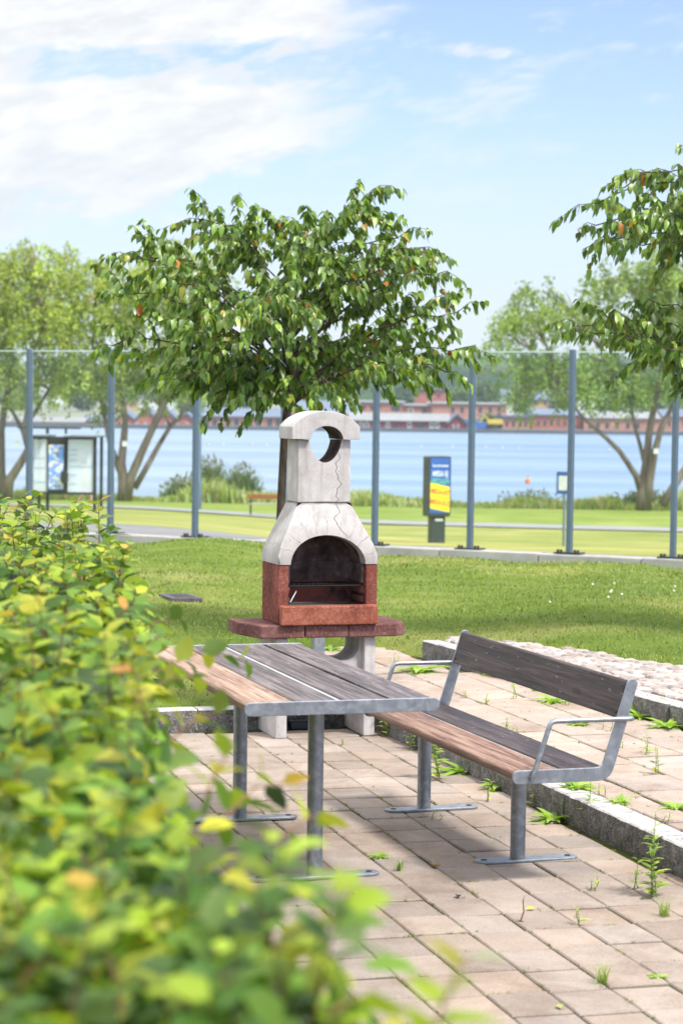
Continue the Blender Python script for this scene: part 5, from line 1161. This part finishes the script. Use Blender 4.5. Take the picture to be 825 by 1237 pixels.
# blue bordered sign behind the screen, slim lamp pole beyond the path
p = at(680, 667, 50); z_ = float(far_z(p.x, 50)); t = empty('path_sign', (p.x, 50, z_), R(-38), 'blue bordered white sign on a grey pole just behind the screen post', 'sign'); kk = 50 / F_PX
mb = MB(); mb.cyl((0, 0, 0), (0, 0, (667 - 578) * kk), .03, 12); mb.build('pole', M['galv'], t)
mb = MB(); mb.prism(rrect(-.19, .19, (667 - 604) * kk, (667 - 577) * kk, .03), -.045, -.030, 'y'); mb.build('board', M['blue'], t)
mb = MB(); mb.prism(rrect(-.13, .13, (667 - 599.5) * kk, (667 - 582) * kk, .02), -.048, -.0452, 'y'); mb.build('panel', M['txt_w'], t)
p = at(241, 619, 84); z_ = float(far_z(p.x, 84)); t = empty('lamp_post', (p.x, 84, z_), 0, 'slim blue-grey lamp post beyond the path, just right of a screen post', 'lamp post')
mb = MB(); mb.tube([(0, 0, 0), (0, 0, 1.2), (0, 0, 1.25), (0, 0, 6.6)], [.085, .085, .06, .045], 12); mb.build('pole', M['post_paint'], t, auto=40)
mb = MB(); mb.tube([(0, 0, 6.6), (0, 0, 6.7), (0, 0, 6.75), (0, 0, 6.95), (0, 0, 7.0)], [.06, .16, .19, .15, .05], 14); mb.build('lamp_head', M['dark_metal'], t, True)

# ================================================================== HEDGE
HXY = np.array([(0.6, .20), (1.2, .14), (1.84, .045), (2.15, .01), (2.69, -.09), (3.3, -.20), (4.4, -.345), (6.4, -.56), (7.6, -.78), (8.9, -1.12), (9.3, -1.5)])
def hxr(y): return np.interp(y, HXY[:, 0], HXY[:, 1]) - np.interp(y, [1.6, 2.1, 2.7, 3.4, 5, 9], [-.05, -.02, .055, .075, .065, .03])
def htop(x, y): return 1.285 + .030 * np.sin(x * 5.1 + y * 2.3) + .022 * np.sin(y * 6.3 + x * 3) + .03 * np.sin(y * 1.7 + 1)
hedge = empty('hedge', (-.8, 4.5, -.02), 0, 'leafy green and yellow hedge along the left, close to the camera', 'hedge'); hb = np.array([-.8, 4.5, -.02])
HP_, HD_, HN_, HT_ = [], [], [], []
# top shell
def shell(n, y0, y1, wide):
    y = rng.uniform(y0, y1, n); x = hxr(y) - wide * rng.random(n) ** 1.0 + rng.normal(0, .025, n)
    dep = rng.random(n) ** 1.2 * .36; edge_ = np.clip((hxr(y) - x) / .16, 0, 1); z = htop(x, y) - dep - .10 * (1 - edge_) ** 2 + np.abs(rng.normal(0, .018, n))
    return np.stack([x, y, z], 1), dep
P1, d1 = shell(7600, 1.05, 3.2, 1.0); P2, d2 = shell(11000, 3.2, 9.1, 2.1)
P = np.concatenate([P1, P2]); dep = np.concatenate([d1, d2])
D = rng.normal(0, 1, P.shape) * np.array([1, 1, .45]) + np.array([.12, -.1, .08]); N = rng.normal(0, .42, P.shape) + np.array([0, -.15, 1.])
HP_.append(P); HD_.append(D); HN_.append(N); HT_.append(1 - dep / .36)
# right-hand side wall down to the ground, end wall
n = 12000; y = rng.uniform(.9, 9.2, n); z = rng.random(n) ** .8 * 1.22 + .03; x = hxr(y) - rng.random(n) ** 1.6 * .25 + rng.normal(0, .03, n) - .05 * (1.25 - z)
HP_.append(np.stack([x, y, z], 1)); HD_.append(rng.normal(0, .8, (n, 3)) + np.array([.5, -.1, -.15])); HN_.append(rng.normal(0, .5, (n, 3)) + np.array([.55, -.2, .7])); HT_.append(rng.random(n) * .6)
# upright shoots with young yellow and orange tips; the placed ones are those that stand out in the picture
shoots = []
for k in range(240):
    y = rng.uniform(1.5, 8.9); x = hxr(y) - rng.random() ** 1.5 * .7 * (1 if y < 4 else 1.6); z = float(htop(x, y)) - .04
    d = Vector((rng.normal(-.05, .28), rng.normal(-.05, .35), 1)).normalized(); shoots.append((Vector((x, y, z)), d, .08 + .13 * rng.random()))
def shoot_px(x0, y0, x1, y1, d0, d1): a = at(x0, y0, d0); b = at(x1, y1, d1); shoots.append((a, (b - a).normalized(), (b - a).length))
for q in ((260, 1000, 345, 925, 3.2, 3.4), (340, 1010, 405, 975, 3.1, 3.2), (250, 960, 275, 905, 3.0, 3.05), (150, 860, 245, 800, 4.2, 4.4), (170, 820, 300, 775, 4.6, 4.9), (120, 760, 205, 690, 6.0, 6.1), (110, 720, 165, 650, 7.0, 7.1), (60, 680, 105, 596, 7.6, 7.7), (20, 650, 45, 585, 8.0, 8.1), (90, 690, 140, 648, 7.4, 7.5),
          (-5, 660, 12, 600, 7.8, 7.8), (150, 780, 220, 735, 5.2, 5.3), (400, 1225, 440, 1200, 1.9, 1.95), (200, 900, 265, 850, 3.6, 3.7), (180, 850, 200, 800, 4.4, 4.45), (70, 650, 120, 625, 8.2, 8.3), (40, 660, 66, 630, 8.4, 8.4)): shoot_px(*q)
mbt = MB(); SP, SDr, SN, ST = [], [], [], []; NPX = 19
for si, (p, d, L_) in enumerate(shoots):
    q = p + d * L_ + Vector((0, 0, -.12 * L_)); m_ = p + d * L_ * .55 + Vector((0, 0, .04 * L_)); mbt.tube([p - Vector(hb), m_ - Vector(hb), q - Vector(hb)], [.0022, .0017, .001], 5, cap=False)
    nl = max(4, int(L_ / (.017 if si < 240 else .026))); s = d.orthogonal().normalized()
    for i in range(nl):
        g = (i + .6) / nl; pos = (p.lerp(m_, g / .55) if g < .55 else m_.lerp(q, (g - .55) / .45)); s = Matrix.Rotation(2.4, 3, d) @ s
        SP.append(tuple(pos)); SDr.append(tuple(s * .95 + d * .55)); SN.append(tuple(d * .9 + Vector((0, -.15, .5)) + Vector(rng.normal(0, .25, 3)))); ST.append(.8 + .5 * g)
HP_.append(np.array(SP)); HD_.append(np.array(SDr)); HN_.append(np.array(SN)); HT_.append(np.array(ST))
P = np.concatenate(HP_); D = np.concatenate(HD_); N = np.concatenate(HN_); Tn = np.concatenate(HT_); n = len(P)
col = mixcols(n, [(.12, .225, .022), (.05, .115, .016), (.24, .335, .026), (.13, .21, .05)], [4, 4, 4, 1], .26)
r_ = rng.random(n); yel = r_ < np.clip(.03 + .17 * Tn, 0, .35); col[yel] = mixcols(yel.sum(), [(.33, .37, .03), (.38, .37, .035), (.26, .34, .03)], [3, 2, 3])
org = (rng.random(n) < .006 * np.clip(Tn, 0, 1.3)) | ((Tn > 1.12) & (rng.random(n) < .05)); col[org] = mixcols(org.sum(), [(.48, .33, .06), (.45, .23, .06), (.36, .20, .10)], [3, 2, 1])
near = np.where(P[:, 1] < 3.2, 1., .92); sz = (.044 + .026 * rng.random(n)) * np.where(P[:, 1] < 3.2, 1., 1.05) * np.where(Tn > 1.1, .75, 1.)
leaf_mesh('foliage', P - hb, D, N, sz, sz * (.28 + .08 * rng.random(n)), np.clip(col, .01, .8), M['hedge_leaf'], hedge, .22, .28)
# inner twigs and stems
for k in range(260):
    y = rng.uniform(1., 9.); x = float(hxr(y)) - .24 - rng.random() * .5; a = Vector((x - .8 + .8, y, 0)) - Vector(hb); b_ = Vector((x + rng.normal(0, .06), y + rng.normal(0, .12), .75)) - Vector(hb)
    c_ = Vector((b_.x + rng.normal(0, .05), b_.y + rng.normal(0, .1), htop(x, y) - .08 - hb[2])); mbt.tube([a, b_, c_], [.011, .006, .002], 5, cap=False)
mbt.build('twigs', M['twig'], hedge, True)
mb = MB(); mb.add([(-6, .2, -.055), (.35, .2, -.055), (-.2, 4.0, -.055), (-1.0, 9.4, -.055), (-6, 9.4, -.055)], [(0, 1, 2, 3, 4)])

# ================================================================== GRASS OF THE NEAR LAWN
def lawn_blades():
    Ps = []
    for (y0, y1, dens) in ((11.6, 14, 1500), (14, 17.5, 1000), (17.5, 21.5, 560), (21.5, 30.5, 280)):
        w0, w1 = -.20 * y1 - .8, .20 * y1 + .6; n = int(dens * (y1 - y0) * (w1 - w0)); x = rng.uniform(w0, w1, n); y = rng.uniform(y0, y1, n)
        ok = ~on_paving(x, y, .992) & (y < yf(x) - .18) & ~((np.abs(x - cov.location.x) < .16) & (np.abs(y - cov.location.y) < .38)); Ps.append(np.stack([x[ok], y[ok]], 1))
    Q = np.concatenate(Ps); return np.column_stack([Q, lawn_z(Q[:, 0], Q[:, 1]) - .004])
P = lawn_blades(); n = len(P)
pat = np.sin(P[:, 0] * 1.1 + .5 * np.sin(P[:, 1] * .9)) * np.sin(P[:, 1] * .55 + 1.2 + .3 * P[:, 0]) + .6 * np.sin(P[:, 0] * 3.1 + P[:, 1] * 1.7) * np.sin(P[:, 1] * 2.3) + rng.normal(0, .35, n)
fencey = np.clip((P[:, 1] - 20) / 7, 0, 1) + .25 * np.clip(P[:, 0], 0, 3)
dry = np.clip((pat * .85 + fencey * .65 - .18), 0, 1)[:, None]
g0 = mixcols(n, [(.115, .185, .018), (.175, .25, .026), (.24, .29, .04), (.08, .145, .014)], [3, 3, 2, 2], .14); g1 = mixcols(n, [(.36, .34, .11), (.28, .31, .07), (.42, .37, .16)], [2, 3, 1], .12)
pick = rng.random((n, 1)) < dry * .75; col = np.where(pick, g1, g0)
lush = np.clip(.5 + .5 * np.sin(P[:, 0] * 1.9 + 1.1 * np.sin(P[:, 1] * .7)) * np.sin(P[:, 1] * .95 + .8 * np.sin(P[:, 0])) + .3 * np.sin(P[:, 1] * 4.3 + P[:, 0] * 2), 0, 1)[:, None]   # lusher, darker patches of turf
col = col * (1.14 - .30 * lush * (1 - dry * .6))
far_ = np.clip((P[:, 1] - 12) / 14, 0, 1)
tag(blades('lawn_grass', P, (.013 + .020 * rng.random(n)) * (1 + .3 * far_), .0026 + .0028 * far_, .4 + .7 * rng.random(n), col, M['grass']), 'short green lawn grass behind the barbecue', 'grass', kind='stuff')
# clover heads
n = 12; x = rng.uniform(1.6, 3.2, n); y = rng.uniform(14.5, 20, n); okc = ~on_paving(x, y, 1.0); x, y = x[okc], y[okc]; P = np.column_stack([x, y, lawn_z(x, y) + .035])
mb = MB()
for p in P: mb.tube([tuple(p + np.array([0, 0, -.008])), tuple(p), tuple(p + np.array([0, 0, .009]))], [.006, .011, .004], 6)
tag(mb.build('clover_flowers', simple('white_clover', (.7, .69, .62), .8)), 'tiny white clover heads scattered in the lawn', 'flowers', kind='stuff')
# moss and tiny weeds in the joints of the paving
def joint_pts(n, terrace):
    out_ = []
    while len(out_) < n:
        if not terrace:
            i, j = rng.integers(-20, 6), rng.integers(-12, 18); c = PE * (2.80 + SE * i) + PD * (7.30 + SD * (j + rng.random())) if rng.random() < .6 else PE * (2.80 + SE * (i + rng.random())) + PD * (7.30 + SD * j)
            e_, d_ = to_ed(c.x, c.y)
            if e_ < E_K - .01 and d_ < D_K - .01 and c.y > 4.6 and abs(c.x) < .2 * c.y: out_.append((c.x, c.y, -.004))
        else:
            d_ = rng.uniform(7.5, 14.4); e_ = EX0 + .33 * rng.integers(-2, 4) if rng.random() < .5 else rng.uniform(3.6, 5.0)
            if inside(TERR, e_, d_): c = ed(e_, d_); out_.append((c.x, c.y, .117))
    return np.array(out_)
Pm = np.concatenate([np.repeat(joint_pts(900, False), 9, 0), np.repeat(joint_pts(320, True), 9, 0)]); Pm[:, :2] += rng.normal(0, .006, (len(Pm), 2)); n = len(Pm)
tag(blades('joint_moss', Pm, .006 + .012 * rng.random(n) ** 2, .0016 * np.ones(n), .6 + .5 * rng.random(n), mixcols(n, [(.17, .22, .03), (.10, .14, .02), (.24, .22, .05)], [2, 2, 1]), M['grass']), 'fine moss and seedlings in the joints of the paving', 'moss', kind='stuff')

# ================================================================== WEEDS, one by one
def weed(kind, px, py, z, size, label, group=None):
    size *= 1.1 if kind == 'rosette' else (.95 if size > .2 else .8); p = atz(px, py, z); t = empty({'rosette': 'rosette_weed', 'sprig': 'leafy_weed', 'tuft': 'grass_tuft', 'stalk': 'dry_stalk'}[kind], p, rng.random() * 6, label, 'weed', group or 'weeds in the paving joints')
    if kind == 'rosette':
        n = 16; a = np.arange(n) * 2.4; el_ = .25 + .75 * (np.arange(n) / n); D = np.stack([np.cos(a), np.sin(a), el_], 1); P = np.stack([np.cos(a) * .008, np.sin(a) * .008, np.full(n, .002)], 1)
        L = size * (.65 + .5 * rng.random(n)); leaf_mesh('leaves', P, D, np.stack([-np.cos(a) * .5, -np.sin(a) * .5, np.ones(n)], 1), L, L * .17, mixcols(n, [(.22, .38, .05), (.28, .44, .06)], [1, 1]), M['weed'], t, .3, .5)
    elif kind == 'sprig':
        mb = MB(); P, D, N, L = [], [], [], []
        for s in range(max(1, int(2 + size * 6)) if size < .25 else 3):
            b0 = Vector((rng.normal(0, .012), rng.normal(0, .012), 0)); h = size * (.6 + .4 * rng.random()) if s else size; tip = b0 + Vector((rng.normal(0, .12) * h, rng.normal(0, .12) * h, h)); mb.tube([b0, b0.lerp(tip, .5) + Vector(rng.normal(0, .006, 3)), tip], [.0022, .0017, .0008], 5, cap=False)
            m_ = int(h / .011)
            for k in range(m_):
                g = (k + 1) / m_; a = k * 2.4; P.append(tuple(b0.lerp(tip, g))); D.append((math.cos(a), math.sin(a), .55)); N.append((-.4 * math.cos(a), -.4 * math.sin(a), 1)); L.append((.030 + .032 * rng.random()) * (1.05 - .55 * g) * min(1.3, .6 + size * 3))
        mb.build('stems', M['weed_stem'] if 'weed_stem' in M else M.setdefault('weed_stem', simple('weed_stem', (.14, .2, .05), .7)), t)
        n = len(P); L = np.array(L); leaf_mesh('leaves', np.array(P), np.array(D), np.array(N), L, L * .19, mixcols(n, [(.26, .40, .05), (.40, .48, .07), (.20, .33, .05)], [2, 2, 1]), M['weed'], t, .25, .35)
    elif kind == 'stalk':
        mb = MB(); mb.tube([(0, 0, 0), (.012, .004, size * .4), (.010, 0, size * .8), (.016, 0, size)], [.003, .0025, .002, .001], 6); mb.build('stem', M['twig'], t)
        mb = MB(); mb.tube([(-.012, 0, 0), (0, 0, .006), (.014, .004, 0)], .003, 5); mb.build('root', M['twig'], t)
    else:
        n = 46; P = np.concatenate([rng.normal(0, size * .10, (n, 2)), np.zeros((n, 1))], 1); blades('blades', P, size * (.5 + .6 * rng.random(n)), .0016 * np.ones(n), .3 + .7 * rng.random(n), mixcols(n, [(.25, .38, .06), (.33, .40, .10), (.19, .32, .05)], [2, 1, 1]), M['grass'], t)
    return t
TZ = .118
for a in [
    ('rosette', 507, 813, TZ, .16, 'big dandelion rosette on the terrace, framed by the far armrest of the bench'),
    ('rosette', 775, 868, TZ, .11, 'bright rosette against the cobble kerb, just right of the bench backrest'),
    ('rosette', 806, 880, TZ, .12, 'rosette against the cobble kerb at the right edge of the picture'),
    ('rosette', 668, 849, TZ, .10, 'flat rosette on the terrace below the middle of the bench backrest'),
    ('sprig', 686, 853, TZ, .07, 'low seedling beside the flat rosette, below the bench backrest'),
    ('sprig', 560, 843, TZ, .06, 'small seedling on the terrace near the far end of the bench backrest'),
    ('sprig', 585, 852, TZ, .09, 'leafy seedling on the terrace under the left third of the backrest'),
    ('sprig', 612, 886, TZ, .10, 'yellow-green weed on the terrace just behind the seat planks'),
    ('sprig', 625, 888, TZ, .06, 'tiny seedling next to the yellow-green weed behind the seat'),
    ('sprig', 623, 845, TZ, .13, 'thin upright sprig on the terrace behind the backrest'),
    ('rosette', 700, 877, TZ, .08, 'small rosette seen through the near armrest'),
    ('sprig', 727, 884, TZ, .10, 'upright seedling beside the near armrest top'),
    ('sprig', 782, 912, TZ, .13, 'leafy sprig on the terrace to the right of the bench upright'),
    ('sprig', 794, 935, TZ, .16, 'tall thin sprig on the terrace at the right, above the kerb'),
    ('rosette', 697, 953, TZ, .08, 'rosette at the back of the kerb just under the seat frame'),
    ('sprig', 727, 962, TZ, .07, 'weed behind the kerb to the right of the seat frame'),
    ('rosette', 748, 970, TZ, .06, 'small weed behind the kerb, right of the one by the seat frame'),
    ('rosette', 816, 977, TZ, .07, 'weed on the soldier course at the right edge of the picture'),
    ('sprig', 803, 996, TZ, .06, 'seedling behind the kerb near the right edge'),
    ('sprig', 480, 800, TZ, .08, 'small weed between the barbecue leg and the far armrest'),
    ('rosette', 400, 786, TZ, .08, 'weed on the terrace seen through the opening under the barbecue slab'),
    ('sprig', 540, 806, TZ, .06, 'seedling beside the foot of the far bench upright'),
    ('sprig', 755, 905, TZ, .06, 'lone seedling on the terrace right behind the bench upright'),
    ('sprig', 468, 889, 0, .21, 'leafy weed at the foot of the right barbecue leg'),
    ('sprig', 440, 886, 0, .13, 'slender weed in front of the right barbecue leg'),
    ('sprig', 497, 905, 0, .20, 'weed against the kerb just left of the far bench leg'),
    ('sprig', 530, 942, 0, .30, 'large leafy weed against the kerb just right of the far bench leg'),
    ('rosette', 560, 934, 0, .12, 'broad leaved weed against the kerb, right of the large leafy one'),
    ('rosette', 602, 952, 0, .11, 'broad leaved weed against the kerb, left of the near bench leg'),
    ('sprig', 587, 968, 0, .12, 'upright weed on the paving between the two bench feet'),
    ('sprig', 645, 974, 0, .09, 'weed against the kerb just right of the near bench leg'),
    ('rosette', 668, 991, 0, .10, 'pale rosette on the paving right of the near bench leg'),
    ('sprig', 706, 1002, 0, .22, 'bushy weed growing up the dark kerb face, right of the bench'),
    ('sprig', 737, 1015, 0, .13, 'weed against the kerb face, right of the bushy one'),
    ('sprig', 768, 1074, 0, .15, 'thin yellow-green weed left of the tall one at the right'),
    ('sprig', 787, 1084, 0, .34, 'tallest weed, a yellow-green spire by the kerb at the right'),
    ('tuft', 803, 1108, 0, .11, 'dense grass tuft at the foot of the tallest weed'),
    ('tuft', 729, 1188, 0, .11, 'loose grass tuft alone in the paving at the lower right'),
    ('sprig', 716, 1075, 0, .07, 'tiny upright seedling right of the near bench foot plate'),
    ('sprig', 702, 1118, 0, .08, 'tiny seedling in a joint below the near bench foot plate'),
    ('stalk', 628, 1114, 0, .12, 'dry brown stalk standing in the paving below the near bench foot'),
    ('tuft', 483, 1052, 0, .07, 'sparse tuft right of the near table foot plate'),
    ('rosette', 458, 1036, 0, .04, 'small weed just above the near table foot plate'),
    ('sprig', 412, 901, 0, .05, 'small weed in a joint right of the near table leg top'),
    ('rosette', 795, 1182, 0, .03, 'little sprout in the paving near the right edge'),
    ('sprig', 527, 990, 0, .05, 'tiny seedling beside the far bench foot plate'),
]: weed(*a)
# fallen leaves
M['dead'] = leafmat('fallen_leaf', .6, .2, .3)
for (px, py, c, lb) in ((433, 0, 0, 0),)[:0] + ((641, 1098, (.55, .48, .05), 'fallen yellow leaf on the paving below the near bench foot'), (676, 1216, (.34, .38, .12), 'fallen pale green leaf on the paving at the bottom right'), (431, 1079, (.70, .50, .02), 'tiny bright yellow petal standing by the near table foot'), (553, 1082, (.02, .02, .05), 'small dark blue berry-like scrap on the paving below the near bench foot'), (527, 1045, (.45, .22, .04), 'orange scrap of leaf right of the near table foot')):
    p = atz(px, py, .006); t = empty('fallen_leaf', p, rng.random() * 6, lb, 'leaf'); n = 1
    leaf_mesh('blade', np.array([[-.02, 0, 0.]]), np.array([[1, 0, .12]]), np.array([[0, .15, 1.]]), [.042], [.012], np.array([c]), M['dead'], t, .3, .1)
